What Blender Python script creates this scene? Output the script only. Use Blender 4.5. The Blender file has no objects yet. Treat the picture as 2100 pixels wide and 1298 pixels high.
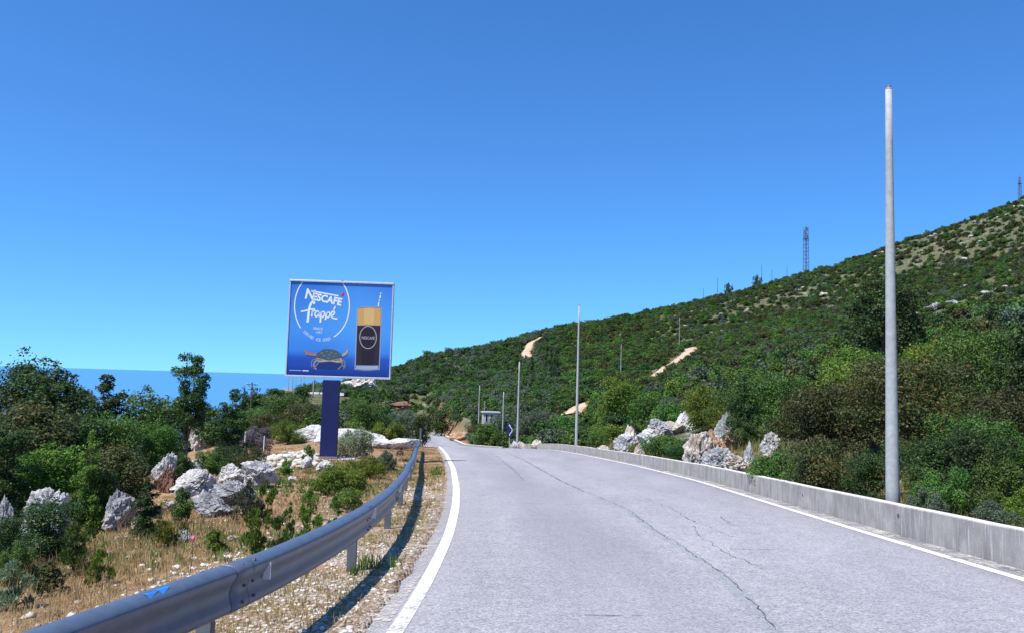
import bpy, bmesh, math, random
import numpy as np
from mathutils import Vector, Matrix, noise as mn
R = math.radians
random.seed(7); RNG = np.random.default_rng(7)
SC = bpy.context.scene; COL = SC.collection
# ------------------------------------------------------------------ camera, sky, sun, exposure
FPX = 1633.0; PITCH = R(4.55); ROLL = R(1.6)
cam_d = bpy.data.cameras.new('camera'); cam = bpy.data.objects.new('camera', cam_d); COL.objects.link(cam)
cam_d.sensor_width = 36; cam_d.lens = 36*FPX/2100; cam_d.clip_start = 0.1; cam_d.clip_end = 900000
cam.matrix_world = Matrix.Rotation(R(90)+PITCH, 4, 'X') @ Matrix.Rotation(ROLL, 4, 'Z')
SC.camera = cam
SUN = Vector((-0.36, -0.34, 0.87)).normalized()
w = bpy.data.worlds.new('World'); SC.world = w; w.use_nodes = True
nt = w.node_tree; bg = nt.nodes['Background']
sky = nt.nodes.new('ShaderNodeTexSky'); sky.sky_type = 'NISHITA'; sky.sun_disc = False
sky.sun_elevation = math.asin(SUN.z); sky.sun_rotation = math.atan2(SUN.x, SUN.y)
sky.air_density = 1.0; sky.dust_density = 0.0; sky.ozone_density = 3.0; sky.altitude = 150
tint = nt.nodes.new('ShaderNodeMix'); tint.data_type = 'RGBA'; tint.blend_type = 'MULTIPLY'; tint.inputs[0].default_value = 1
tint.inputs[7].default_value = (0.43, 0.90, 1.40, 1)
tc = nt.nodes.new('ShaderNodeTexCoord'); mp = nt.nodes.new('ShaderNodeMapping'); mp.vector_type = 'POINT'
mp.inputs['Location'].default_value = (0, 0, .055); mp.inputs['Scale'].default_value = (1, 1, .95)
nrm = nt.nodes.new('ShaderNodeVectorMath'); nrm.operation = 'NORMALIZE'
nt.links.new(tc.outputs['Generated'], mp.inputs[0]); nt.links.new(mp.outputs[0], nrm.inputs[0]); nt.links.new(nrm.outputs[0], sky.inputs[0])
nt.links.new(sky.outputs[0], tint.inputs[6]); nt.links.new(tint.outputs[2], bg.inputs[0])
bg.inputs[1].default_value = 0.104
sl = bpy.data.lights.new('sun', 'SUN'); so = bpy.data.objects.new('sun', sl); COL.objects.link(so)
sl.energy = 4.9; sl.angle = R(0.5); sl.color = (1.0, 0.955, 0.88)
so.rotation_euler = SUN.to_track_quat('Z', 'Y').to_euler()
SC.view_settings.view_transform = 'Standard'; SC.view_settings.look = 'None'
SC.view_settings.exposure = 0.42; SC.view_settings.gamma = 1.0
SC.render.engine = 'CYCLES'
SC.cycles.max_bounces = 6; SC.cycles.transparent_max_bounces = 8; SC.cycles.diffuse_bounces = 3

# ------------------------------------------------------------------ helpers
def ray(px, py):
    u = (px-1050)/FPX; v = -(py-649)/FPX
    x = u*math.cos(ROLL)-v*math.sin(ROLL); z = u*math.sin(ROLL)+v*math.cos(ROLL)
    return np.array([x, math.cos(PITCH)-z*math.sin(PITCH), math.sin(PITCH)+z*math.cos(PITCH)])
def hz(p): return 779+(p-1050)*0.0279
def W(px, py, y):
    r = ray(px, py); return r*(y/r[1])
def tag(o, label=None, cat=None, group=None, kind=None):
    if label: o['label'] = label
    if cat: o['category'] = cat
    if group: o['group'] = group
    if kind: o['kind'] = kind
    return o
def link(name, me, parent=None, mat=None):
    o = bpy.data.objects.new(name, me); COL.objects.link(o)
    if parent is not None: o.parent = parent
    if mat is not None and me is not None:
        me.materials.clear(); me.materials.append(mat)
    return o
def empty(name, loc=(0, 0, 0), rz=0, parent=None):
    o = bpy.data.objects.new(name, None); COL.objects.link(o); o.location = loc; o.rotation_euler = (0, 0, rz)
    o.empty_display_size = .2
    if parent is not None: o.parent = parent
    return o
def np_mesh(name, V, F, smooth=False, attrs=None, uv=None):
    """V (n,3), F (m,k) equal sided"""
    V = np.asarray(V, dtype=np.float32); F = np.asarray(F, dtype=np.int32); k = F.shape[1]
    me = bpy.data.meshes.new(name)
    me.vertices.add(len(V)); me.vertices.foreach_set('co', V.ravel())
    me.loops.add(F.size); me.loops.foreach_set('vertex_index', F.ravel())
    me.polygons.add(len(F)); me.polygons.foreach_set('loop_start', np.arange(0, F.size, k, dtype=np.int32))
    me.polygons.foreach_set('loop_total', np.full(len(F), k, dtype=np.int32))
    if smooth: me.polygons.foreach_set('use_smooth', np.ones(len(F), dtype=bool))
    if attrs:
        for an, (dom, arr) in attrs.items():
            a = me.attributes.new(an, 'FLOAT', dom); a.data.foreach_set('value', np.asarray(arr, dtype=np.float32).ravel())
    if uv is not None:
        l = me.uv_layers.new(name='UVMap'); l.data.foreach_set('uv', np.asarray(uv, dtype=np.float32)[F.ravel()].ravel())
    me.update(calc_edges=True); me.validate()
    return me
def py_mesh(name, V, F, smooth=False):
    me = bpy.data.meshes.new(name); me.from_pydata([tuple(v) for v in V], [], F); me.update()
    if smooth:
        for p in me.polygons: p.use_smooth = True
    return me
class MB:
    def __init__(s): s.V = []; s.F = []
    def box(s, c, d, rz=0, M=None):
        b = len(s.V); hx, hy, hz_ = d[0]/2, d[1]/2, d[2]/2
        for x, y, z in ((-1,-1,-1),(1,-1,-1),(1,1,-1),(-1,1,-1),(-1,-1,1),(1,-1,1),(1,1,1),(-1,1,1)):
            v = Vector((x*hx, y*hy, z*hz_))
            if rz: v = Matrix.Rotation(rz, 3, 'Z') @ v
            if M is not None: v = M @ v
            s.V.append(v+Vector(c))
        for f in ((0,3,2,1),(4,5,6,7),(0,1,5,4),(1,2,6,5),(2,3,7,6),(3,0,4,7)): s.F.append([b+i for i in f])
        return s
    def tube(s, pts, rad, n=8, cap=True):
        pts = [Vector(p) for p in pts]
        if not hasattr(rad, '__len__'): rad = [rad]*len(pts)
        b = len(s.V)
        for i, p in enumerate(pts):
            t = (pts[min(i+1, len(pts)-1)]-pts[max(i-1, 0)]).normalized()
            q = t.to_track_quat('Z', 'Y')
            for k in range(n):
                a = 2*math.pi*k/n; s.V.append(p+q @ Vector((math.cos(a)*rad[i], math.sin(a)*rad[i], 0)))
        for i in range(len(pts)-1):
            for k in range(n):
                k2 = (k+1) % n; s.F.append([b+i*n+k, b+i*n+k2, b+(i+1)*n+k2, b+(i+1)*n+k])
        if cap:
            s.F.append([b+k for k in range(n)][::-1]); s.F.append([b+(len(pts)-1)*n+k for k in range(n)])
        return s
    def build(s, name, mat, parent=None, smooth=False, bevel=0):
        me = py_mesh(name, s.V, s.F, smooth); o = link(name, me, parent, mat)
        if bevel:
            m = o.modifiers.new('bevel', 'BEVEL'); m.width = bevel; m.segments = 2; m.limit_method = 'ANGLE'
        return o
# ---- materials
def mat_new(name):
    m = bpy.data.materials.new(name); m.use_nodes = True
    n = m.node_tree; b = n.nodes['Principled BSDF']
    return m, n, b
class NB:
    """tiny node builder"""
    def __init__(s, n): s.n = n
    def add(s, t, **k):
        x = s.n.nodes.new(t)
        for a, v in k.items(): setattr(x, a, v)
        return x
    def coord(s, which='Object'): return s.add('ShaderNodeTexCoord').outputs[which]
    def mapping(s, v, sc):
        m = s.add('ShaderNodeMapping'); m.inputs['Scale'].default_value = sc; s.n.links.new(v, m.inputs[0]); return m.outputs[0]
    def noise(s, v, scale, detail=4, rough=.55, dist=0):
        x = s.add('ShaderNodeTexNoise'); x.inputs['Scale'].default_value = scale; x.inputs['Detail'].default_value = detail
        x.inputs['Roughness'].default_value = rough; x.inputs['Distortion'].default_value = dist
        s.n.links.new(v, x.inputs['Vector']); return x.outputs[0]
    def voro(s, v, scale, feature='F1', out=0, rnd=1.0):
        x = s.add('ShaderNodeTexVoronoi', feature=feature); x.inputs['Scale'].default_value = scale
        s.n.links.new(v, x.inputs['Vector']); return x.outputs[out]
    def ramp(s, v, stops, interp='LINEAR'):
        x = s.add('ShaderNodeValToRGB'); x.color_ramp.interpolation = interp
        e = x.color_ramp.elements
        while len(e) < len(stops): e.new(0.5)
        for i, (p, c) in enumerate(stops):
            e[i].position = p; e[i].color = tuple(c)[:3]+(1,) if hasattr(c, '__len__') else (c, c, c, 1)
        s.n.links.new(v, x.inputs[0]); return x.outputs[0]
    def mix(s, f, a, b, mode='MIX'):
        x = s.add('ShaderNodeMix', data_type='RGBA', blend_type=mode)
        for i, q in ((0, f), (6, a), (7, b)):
            if hasattr(q, 'links') or hasattr(q, 'is_linked'): s.n.links.new(q, x.inputs[i])
            elif hasattr(q, '__len__'): x.inputs[i].default_value = tuple(q)[:3]+(1,)
            else: x.inputs[i].default_value = q if i == 0 else (q, q, q, 1)
        return x.outputs[2]
    def math(s, op, a, b=0.0, clamp=False):
        x = s.add('ShaderNodeMath', operation=op, use_clamp=clamp)
        for i, q in ((0, a), (1, b)):
            if hasattr(q, 'is_linked'): s.n.links.new(q, x.inputs[i])
            else: x.inputs[i].default_value = q
        return x.outputs[0]
    def attr(s, name, out='Fac'):
        x = s.add('ShaderNodeAttribute', attribute_name=name); return x.outputs[out]
    def bump(s, h, strength=.5, dist=.02, bsdf=None):
        x = s.add('ShaderNodeBump'); x.inputs['Strength'].default_value = strength; x.inputs['Distance'].default_value = dist
        s.n.links.new(h, x.inputs['Height'])
        if bsdf: s.n.links.new(x.outputs[0], bsdf.inputs['Normal'])
        return x.outputs[0]
    def link(s, a, b): s.n.links.new(a, b)
def simple(name, col, rough=.6, metal=0, var=.12, scale=6, bump=0.0, spec=.5):
    m, n, b = mat_new(name); B = NB(n); c = B.coord()
    f = B.noise(c, scale, 5, .6)
    lo = [x*(1-var) for x in col]; hi = [min(1, x*(1+var)) for x in col]
    B.link(B.ramp(f, [(.3, lo), (.7, hi)]), b.inputs['Base Color'])
    b.inputs['Roughness'].default_value = rough; b.inputs['Metallic'].default_value = metal
    b.inputs['Specular IOR Level'].default_value = spec
    if bump: B.bump(B.noise(c, scale*6, 4), bump, .01, b)
    return m

# ------------------------------------------------------------------ terrain functions
def table(ys, vs, sm=4.0):
    yy = np.arange(-80, 400, .5); v = np.interp(yy, ys, vs); k = int(sm/.5)
    pad = np.pad(v, k, mode='reflect', reflect_type='odd'); ker = np.hanning(2*k+1); ker /= ker.sum()
    v = np.convolve(pad, ker, mode='valid'); return yy, v
_rz = table([-80, 0, 60, 68, 80, 100, 140, 170, 200, 240, 300], [3.2, -1.6, -5.2, -5.72, -6.85, -8.25, -10.3, -11.6, -12.7, -13.8, -15], 5)
_xl = table([-80, -30, 0, 5, 8, 12, 16.3, 21.5, 31.7, 49, 69, 90, 105, 140, 170, 200, 240, 300], [-6, -2.2, -1.05, -.88, -.8, -.84, -1.02, -1.34, -2.13, -3.77, -5.95, -9.3, -11.9, -16.3, -20, -24, -33, -50], 2.5)
_xr = table([-80, -30, 0, 9, 12, 16.6, 26.7, 38, 51, 64, 72, 80, 90, 100, 140, 170, 200, 240, 300], [2.5, 5.2, 5.9, 5.88, 5.9, 6.0, 6.25, 5.85, 4.87, 3.7, 2.2, -.4, -3.4, -5.9, -11, -14.8, -19, -28, -44], 3.5)
def rz0(y): return np.interp(y, *_rz)
def XL(y): return np.interp(y, *_xl)
def XR(y): return np.interp(y, *_xr)
def rdz(x, y): return rz0(y)+.01*np.asarray(x)*np.clip((75-np.asarray(y))/20., 0, 1)
CT = []
def ct(p, y, e): r = W(p, hz(p)-e, y); CT.append((r[0], y, r[2]))
def ctz(p, y, z): CT.append(((p-1050)/FPX*y, y, z))
for a in [(800,330,8),(870,350,42),(1000,380,68),(1080,390,84),(1200,410,116),(1330,430,141),(1500,450,180),(1650,460,218),(1780,440,264),(1850,430,298),
          (2000,410,347),(2100,400,396),(2300,380,465),(2600,330,560),(2000,60,62),(2000,120,130),(2000,250,240),(2200,120,190),(2300,250,330),
          (1650,40,-40),(1650,80,20),(1650,150,68),(1650,300,150),(1500,220,75),(1800,90,60),(1800,200,150),(1800,320,215),
          (1330,60,-95),(1330,100,-30),(1330,180,0),(1330,300,78),(1420,230,64),(1200,80,-100),(1200,130,-47),(1200,220,8),(1200,320,62),
          (1080,100,-128),(1080,150,-60),(1080,250,3),(1080,330,42),(950,130,-125),(950,180,-62),(950,260,-8),(950,320,36),
          (870,260,-45),(870,300,5),(800,210,-62),(800,280,-18),(740,200,-38),(740,260,-14),(740,300,-35),
          (650,150,-52),(650,220,-36),(650,300,-60),(560,100,-78),(560,150,-56),(560,200,-42),(560,260,-75),(760,80,-103),(760,120,-90)]: ct(*a)
for a in [(650,60,-4.7),(560,60,-5.0),(450,30,-3.5),(450,60,-5.4),(450,100,-7.5),(450,150,-12),(450,250,-40),(300,20,-3.1),(300,40,-5.6),(300,80,-11),
          (300,150,-30),(100,12,-2.6),(100,25,-4.4),(100,50,-9.5),(100,100,-25),(-300,15,-3.5),(-300,40,-12),(-500,80,-30),(700,36,-3.55),(620,36,-3.6),(700,48,-4.3),(640,48,-4.2),
          (800,30,-3.35),(600,20,-2.85),(600,12,-2.38),(400,12,-2.40),(400,16,-2.72),(250,12,-2.48),(650,300,-20),(560,350,-60),(300,300,-90),(-200,200,-90),(700,420,-60)]: ctz(*a)
for y in (-40, -20, -5, 5, 10, 15, 20, 30, 40, 50):
    zr = float(rz0(y)); xr = float(XR(y)); xl = float(XL(y))
    for s, dz in ((1.5, .25+.5*(y >= 30)), (4, .7+.9*(y >= 30)), (8, 1.5+1.2*(y >= 30)), (16, 3.6), (30, 7.)):
        CT.append((xr+s, y, zr+dz))
    CT.append((xl-.8, y, zr-.05)); CT.append((xl-3, y, zr-.1))
    if y < 12: CT.append((xl-8, y, zr-.6)); CT.append((xl-20, y, zr-3)); CT.append((xl-50, y, zr-16))
for y, xo, z in ((75,8,-7.6),(90,8,-9.0),(75,16,-5.8),(110,2,-10.2),(60,14,-2.6),(60,9,-4.2),(-80,60,16),(-80,-60,-20),(-60,0,2),(0,90,20),(0,160,42),(0,300,90),(100,200,60),(100,-200,-95),(0,-150,-70),(-80,-200,-95),(300,-300,-150),(500,-100,-150),(0,-400,-170),(500,-500,-190),(-80,300,80)):
    CT.append((xo, y, z))
for a, b in (((800,330,8), 0), ((1000,380,68), 0), ((1200,410,116), 0), ((1500,450,180), 0), ((1780,440,264), 0), ((2000,410,347), 0), ((2300,380,465), 0)):
    r = W(a[0], hz(a[0])-a[2], a[1]); CT.append((r[0]*1.4, r[1]*1.4, r[2]*.75-14)); CT.append((r[0]*2.2, r[1]*2.2, r[2]*.3-60))
CT = np.array(CT, dtype=float)
def _fit():
    P = CT[:, :2]; d = np.linalg.norm(P[:, None]-P[None], axis=2)
    n = len(P); A = np.zeros((n+3, n+3)); A[:n, :n] = d-np.eye(n)*.6; A[:n, n] = 1; A[:n, n+1:] = P; A[n, :n] = 1; A[n+1:, :n] = P.T
    return np.linalg.solve(A, np.concatenate([CT[:, 2], np.zeros(3)]))
WF = _fit()
def rbf(x, y):
    x = np.atleast_1d(np.asarray(x, float)); y = np.atleast_1d(np.asarray(y, float)); sh = x.shape; x = x.ravel(); y = y.ravel()
    out = np.empty(len(x))
    for i in range(0, len(x), 20000):
        a = x[i:i+20000]; b = y[i:i+20000]
        d = np.sqrt((a[:, None]-CT[None, :, 0])**2+(b[:, None]-CT[None, :, 1])**2)
        out[i:i+20000] = d @ WF[:-3]+WF[-3]+WF[-2]*a+WF[-1]*b
    return out.reshape(sh)
def ss(t): t = np.clip(t, 0, 1); return t*t*(3-2*t)
_g = np.random.default_rng(3); _K = [(_g.normal(size=2)*f, _g.uniform(0, 6.28), a) for f, a in [(.02, 1.2), (.03, 1.), (.05, .7), (.08, .5), (.15, .28), (.3, .14), (.5, .1), (.9, .05), (1.6, .03), (2.5, .018), (3.5, .012)] for _ in range(3)]
def bumps(x, y, amp):
    r = np.hypot(x, y); s = 0
    for k, ph, a in _K:
        s = s+a*np.sin(k[0]*x+k[1]*y+ph)*np.clip(r/(a*90), .12, 1)*(.5 if a > .3 else 1)
    return s*amp
def zt(x, y):
    x = np.atleast_1d(np.asarray(x, float)); y = np.atleast_1d(np.asarray(y, float))
    zb = rbf(x, y)
    l = XL(y)-.32; r = XR(y)+.60
    dl = l-x; dr = x-r
    inside = (dl <= 0) & (dr <= 0)
    d = np.maximum(dl, dr); wd = np.where(dl > dr, 5.0, 3.0)
    wq = ss(d/wd)
    fade = np.clip((y-212)/20, 0, 1)
    wq = np.where(d <= 0, 0, wq); wq = np.maximum(wq, fade)
    zz = zb+bumps(x, y, .45)*np.clip(d/6, 0, 1)
    zs = rdz(x, y)-.02-np.where(inside, .10, 0)-np.clip(d, 0, 1)*.06
    return zs*(1-wq)+zz*wq
def z1(x, y): return float(zt(x, y)[0])
def G(px, y):
    """ground point seen in direction px at depth y"""
    py = hz(px)+60
    for _ in range(6):
        x = W(px, py, y)[0]; z = z1(x, y)
        lo = -z/y*FPX; py = hz(px)+lo
    return x, y, z
def topz(px, py, y): return W(px, py, y)[2]
def pxof(x, y): return x/np.maximum(y, .1)*FPX+1050

# ------------------------------------------------------------------ materials of the setting
def ground_mat():
    m, n, b = mat_new('ground_soil'); B = NB(n); c = B.coord()
    n1 = B.noise(c, .35, 6, .6); n2 = B.noise(c, 3.2, 6, .65); n3 = B.noise(c, 22, 5, .7); n4 = B.noise(c, 90, 3, .7)
    dry = B.ramp(n2, [(.3, (.15, .085, .04)), (.5, (.29, .18, .09)), (.68, (.42, .30, .17))])
    soil = B.ramp(n3, [(.35, (.25, .12, .07)), (.6, (.40, .25, .16)), (.75, (.6, .5, .4))])
    dry = B.mix(B.ramp(n1, [(.46, 0.), (.6, .75)]), dry, soil)
    sto = B.voro(c, 14, rnd=1); sto2 = B.ramp(sto, [(.16, 1.), (.30, 0.)])
    sel = B.ramp(B.noise(c, 6.5, 2, .5), [(.47, 0.), (.56, 1.)])
    stc = B.ramp(n4, [(.3, (.5, .46, .40)), (.65, (.80, .76, .70))])
    dry = B.mix(B.math('MULTIPLY', sto2, sel), dry, stc)
    # gravel shoulder
    g = B.voro(c, 26, out=1); gr = B.add('ShaderNodeSeparateColor'); B.link(g, gr.inputs[0])
    gcol = B.ramp(gr.outputs[0], [(.0, (.36, .27, .18)), (.35, (.55, .46, .36)), (.8, (.78, .72, .64))])
    gcol = B.mix(B.ramp(B.voro(c, 26), [(.25, 0.), (.62, 1.)]), gcol, (.22, .16, .11))
    gcol = B.mix(B.ramp(B.noise(c, 1.3, 5, .7), [(.45, 0.), (.62, .8)]), gcol, dry)
    dry = B.mix(B.attr('gravel'), dry, gcol)
    # hillside
    hn = B.noise(c, .11, 7, .65); hn2 = B.noise(c, .9, 6, .7)
    hill = B.ramp(hn2, [(.3, (.050, .064, .024)), (.5, (.105, .11, .055)), (.68, (.20, .18, .125))])
    rockc = B.ramp(B.noise(c, 2.5, 5, .7), [(.35, (.16, .15, .14)), (.6, (.42, .40, .37))])
    hill = B.mix(B.math('MULTIPLY', B.ramp(hn, [(.54, 0.), (.64, 1.)]), B.ramp(hn2, [(.50, 0.), (.58, 1.)])), hill, rockc)
    col = B.mix(B.attr('hill'), dry, hill)
    B.link(col, b.inputs['Base Color']); b.inputs['Roughness'].default_value = .95; b.inputs['Specular IOR Level'].default_value = .1
    B.bump(B.math('ADD', B.math('MULTIPLY', n3, .7), B.math('ADD', B.math('MULTIPLY', n4, .4), B.math('MULTIPLY', sto2, .5))), .8, .04, b)
    return m
def rock_mat(name, kind):
    m, n, b = mat_new(name); B = NB(n); c = B.coord()
    oi = B.add('ShaderNodeObjectInfo'); add = B.add('ShaderNodeVectorMath', operation='ADD'); sc = B.add('ShaderNodeVectorMath', operation='SCALE')
    sc.inputs['Scale'].default_value = 1; B.link(oi.outputs['Location'], sc.inputs[0]); B.link(c, add.inputs[0]); B.link(sc.outputs[0], add.inputs[1]); v = add.outputs[0]
    a = B.noise(v, 2.2, 8, .68, .4); f = B.noise(v, 9, 7, .72, .3); g = B.noise(v, 34, 5, .7)
    if kind == 'white': st = [(.28, (.26, .255, .255)), (.40, (.56, .55, .54)), (.52, (.78, .765, .74)), (.75, (.86, .84, .80))]
    elif kind == 'grey': st = [(.30, (.15, .155, .165)), (.43, (.34, .35, .36)), (.56, (.54, .54, .54)), (.72, (.74, .73, .71))]
    elif kind == 'pale': st = [(.3, (.40, .36, .31)), (.5, (.62, .57, .50)), (.7, (.78, .74, .67))]
    else: st = [(.3, (.30, .15, .08)), (.5, (.52, .33, .2)), (.7, (.66, .5, .36))]
    col = B.ramp(f, st)
    dark = B.ramp(a, [(.36, (.12, .125, .135)), (.48, (.34, .34, .34)), (.6, (.62, .61, .60))]) if kind in ('white', 'grey') else (.30, .2, .13)
    col = B.mix(B.ramp(a, [(.38, .75), (.52, 0.)]), col, dark)
    warm = B.noise(v, 1.1, 4, .6)
    col = B.mix(B.ramp(warm, [(.60, 0.), (.72, .6)]), col, (.62, .46, .32))
    col = B.mix(B.ramp(g, [(.30, .30), (.40, 0.)]), col, (.14, .135, .13))
    B.link(col, b.inputs['Base Color']); b.inputs['Roughness'].default_value = .92; b.inputs['Specular IOR Level'].default_value = .15
    B.bump(B.math('ADD', f, B.math('MULTIPLY', g, .5)), 1.0, .09, b)
    return m
def asphalt_mat():
    m, n, b = mat_new('asphalt'); B = NB(n); c = B.coord()
    big = B.noise(B.mapping(c, (1, .22, 1)), .7, 5, .6); mid = B.noise(c, 3.5, 5, .65)
    sp = B.voro(c, 66, out=1); s1 = B.add('ShaderNodeSeparateColor'); B.link(sp, s1.inputs[0]); sp2 = B.noise(c, 42, 4, .75)
    base = B.ramp(big, [(.3, (.285, .275, .285)), (.55, (.365, .352, .360)), (.75, (.45, .436, .438))])
    base = B.mix(.35, base, B.ramp(mid, [(.35, (.27, .26, .285)), (.65, (.44, .43, .445))]))
    grit = B.ramp(s1.outputs[0], [(0., .46), (.25, .80), (.6, 1.0), (1., 1.38)])
    base = B.mix(.85, base, grit, 'MULTIPLY')
    g2 = B.ramp(B.noise(c, 19, 3, .8), [(.32, .72), (.5, 1.0), (.68, 1.25)]); base = B.mix(.6, base, g2, 'MULTIPLY')
    base = B.mix(B.ramp(sp2, [(.30, .65), (.42, 0.)]), base, (.14, .135, .16))
    # wheel paths, u across the road in metres
    uv = B.add('ShaderNodeUVMap'); uv.uv_map = 'UVMap'; sx = B.add('ShaderNodeSeparateXYZ'); B.link(uv.outputs[0], sx.inputs[0])
    wp = B.ramp(B.math('MULTIPLY', sx.outputs[0], 1/8.), [(.0, .25), (.07, .3), (.14, 0.), (.24, .55), (.32, .6), (.42, .1), (.52, .0), (.62, .2), (.7, .1), (.85, .25), (1., .5)])
    base = B.mix(B.math('MULTIPLY', wp, B.math('MULTIPLY', mid, 1.25)), base, (.21, .20, .24))
    # dusty edges
    B.link(base, b.inputs['Base Color']); b.inputs['Roughness'].default_value = .85; b.inputs['Specular IOR Level'].default_value = .25
    B.bump(B.math('ADD', s1.outputs[0], sp2), .55, .006, b)
    return m
def alpha_mat(name, col, scale, lo, hi, rough=.8, var=None, stretch=(1, 1, 1), a_max=1.):
    m, n, b = mat_new(name); B = NB(n); c = B.mapping(B.coord(), stretch)
    f = B.noise(c, scale, 6, .7); g = B.noise(c, scale*.12, 3, .6)
    al = B.ramp(B.math('ADD', B.math('MULTIPLY', f, .6), B.math('MULTIPLY', g, .4)), [(lo, 0.), (hi, a_max)])
    B.link(al, b.inputs['Alpha']); b.inputs['Roughness'].default_value = rough
    B.link(B.ramp(B.noise(c, scale*.7, 4), [(.3, [x*.86 for x in col]), (.7, [min(1, x*1.08) for x in col])]), b.inputs['Base Color'])
    return m
def concrete_mat():
    m, n, b = mat_new('stained_concrete'); B = NB(n); c = B.coord()
    st = B.noise(B.mapping(c, (3.2, 3.2, .5)), 1.6, 6, .65); st2 = B.noise(B.mapping(c, (16, 16, .8)), 2.2, 4, .6)
    f = B.noise(c, 25, 5, .7); a = B.noise(c, 2.2, 5, .6)
    col = B.ramp(a, [(.3, (.26, .24, .21)), (.55, (.36, .335, .30)), (.75, (.45, .42, .375))])
    col = B.mix(B.ramp(st, [(.36, .6), (.52, 0.)]), col, (.20, .19, .185))
    col = B.mix(B.ramp(st2, [(.58, 0.), (.68, .7)]), col, (.62, .60, .56))
    col = B.mix(B.ramp(f, [(.3, .35), (.42, 0.)]), col, (.16, .15, .14))
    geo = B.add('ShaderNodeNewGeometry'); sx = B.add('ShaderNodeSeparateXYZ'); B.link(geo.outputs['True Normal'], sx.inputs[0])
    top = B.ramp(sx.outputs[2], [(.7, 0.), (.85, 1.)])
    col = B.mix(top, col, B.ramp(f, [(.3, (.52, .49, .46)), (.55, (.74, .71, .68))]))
    B.link(col, b.inputs['Base Color']); b.inputs['Roughness'].default_value = .93
    B.bump(B.math('ADD', f, B.math('MULTIPLY', st, .5)), .5, .012, b)
    return m
M = {}
M['ground'] = ground_mat(); M['asphalt'] = asphalt_mat(); M['concrete'] = concrete_mat()
for k in ('white', 'grey', 'pale', 'orange'): M['rock_'+k] = rock_mat('limestone_'+k, k)
M['line'] = alpha_mat('worn_white_paint', (.80, .79, .77), 30, .37, .47, .7)
M['pole'] = simple('weathered_concrete_pole', (.36, .37, .36), .9, var=.16, scale=9, bump=.2)
M['galv'] = simple('galvanised_steel', (.10, .13, .185), .42, .2, var=.16, scale=9, bump=.05)
M['galv_dk'] = simple('dull_galvanised_post', (.13, .145, .17), .6, .35, var=.15, scale=10)
M['bolt'] = simple('dark_bolt', (.10, .11, .13), .5, .6)
M['white'] = simple('white_paint', (.74, .74, .73), .6, var=.06)
M['navy'] = simple('navy_paint', (.005, .010, .085), .5, var=.15, scale=3)
M['alu'] = simple('aluminium_frame', (.66, .69, .75), .38, .55, var=.08)
M['rust'] = simple('rusty_iron', (.10, .035, .022), .8, .3, var=.5, scale=14, bump=.4)
M['black'] = simple('black_rubber', (.012, .012, .014), .8)
M['bark'] = simple('bark', (.11, .085, .065), .95, var=.4, scale=12, bump=.5)
M['deadwood'] = simple('grey_dead_wood', (.32, .29, .27), .95, var=.3, scale=12)
M['track'] = simple('pale_peach_track', (.55, .37, .26), .95, var=.32, scale=.9, bump=.8)
M['redearth'] = simple('red_earth', (.20, .105, .07), .95, var=.4, scale=1.4, bump=.6)
M['wallp'] = simple('pale_render', (.46, .44, .42), .9, var=.1, scale=1.5)
M['glassdk'] = simple('dark_window_glass', (.02, .025, .03), .15)
M['mast'] = simple('mast_paint', (.085, .05, .085), .6, var=.3, scale=.4)
M['steelpole'] = simple('grey_metal_pole', (.42, .44, .44), .6, .3)

# ------------------------------------------------------------------ terrain
def build_terrain():
    a1 = np.radians(np.concatenate([np.arange(-52, 50, .17), np.arange(50, 308, 4.)]))
    r = [1.2]
    while r[-1] < 900: r.append(r[-1]*1.019+.02)
    r = np.array(r); A, Rr = np.meshgrid(a1, r, indexing='ij')
    X = np.sin(A)*Rr; Y = np.cos(A)*Rr; Z = zt(X.ravel(), Y.ravel()).reshape(X.shape)
    na, nr = X.shape
    V = np.stack([X.ravel(), Y.ravel(), Z.ravel()], 1); V = np.vstack([V, [[0, 0, z1(0, 0)]]])
    i = np.arange(na)[:, None]; j = np.arange(nr-1)[None]; i2 = (i+1) % na
    F = np.stack([(i*nr+j), (i*nr+j+1), (i2*nr+j+1), (i2*nr+j)], -1).reshape(-1, 4)
    c = len(V)-1; ii = np.arange(na); F2 = np.stack([np.full(na, c), ii*nr, ((ii+1) % na)*nr, ((ii+1) % na)*nr], 1)
    x = V[:, 0]; y = V[:, 1]; dl = XL(y)-x; dr = x-XR(y)
    hill = np.clip(np.maximum(ss((dr-1.0)/3.), ss((y-58)/18)*ss((dl-.5)/3)), 0, 1)
    hill = np.maximum(hill, ss((-14-x-.35*y)/6)*.8)
    hill = np.where(y > 205, np.maximum(hill, ss((y-205)/8)), hill)
    grav = ss((3.4-dl)/1.6)*ss((30-y)/14)*(dl > -1)
    F = F[:, ::-1]
    me = np_mesh('ground', V, F, True, {'hill': ('POINT', hill), 'gravel': ('POINT', grav)})
    return link('ground', me, None, M['ground'])
g = build_terrain(); tag(g, 'dry stony ground and scrub hillside rising on the right', kind='structure')
# sea
def sea_mat():
    m, n, b = mat_new('sea_water'); B = NB(n); c = B.coord()
    b.inputs['Base Color'].default_value = (.06, .215, .47, 1)
    b.inputs['Roughness'].default_value = .22; b.inputs['IOR'].default_value = 1.33; b.inputs['Specular IOR Level'].default_value = .5
    B.bump(B.noise(c, .02, 5, .6), .5, 1.5, b); return m
S = 450000; sea = link('sea', py_mesh('sea', [(-S, -3000, -150), (S, -3000, -150), (S, S, -150), (-S, S, -150)], [(0, 1, 2, 3)]), None, sea_mat())
tag(sea, 'calm blue sea below the left horizon', kind='structure')

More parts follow.
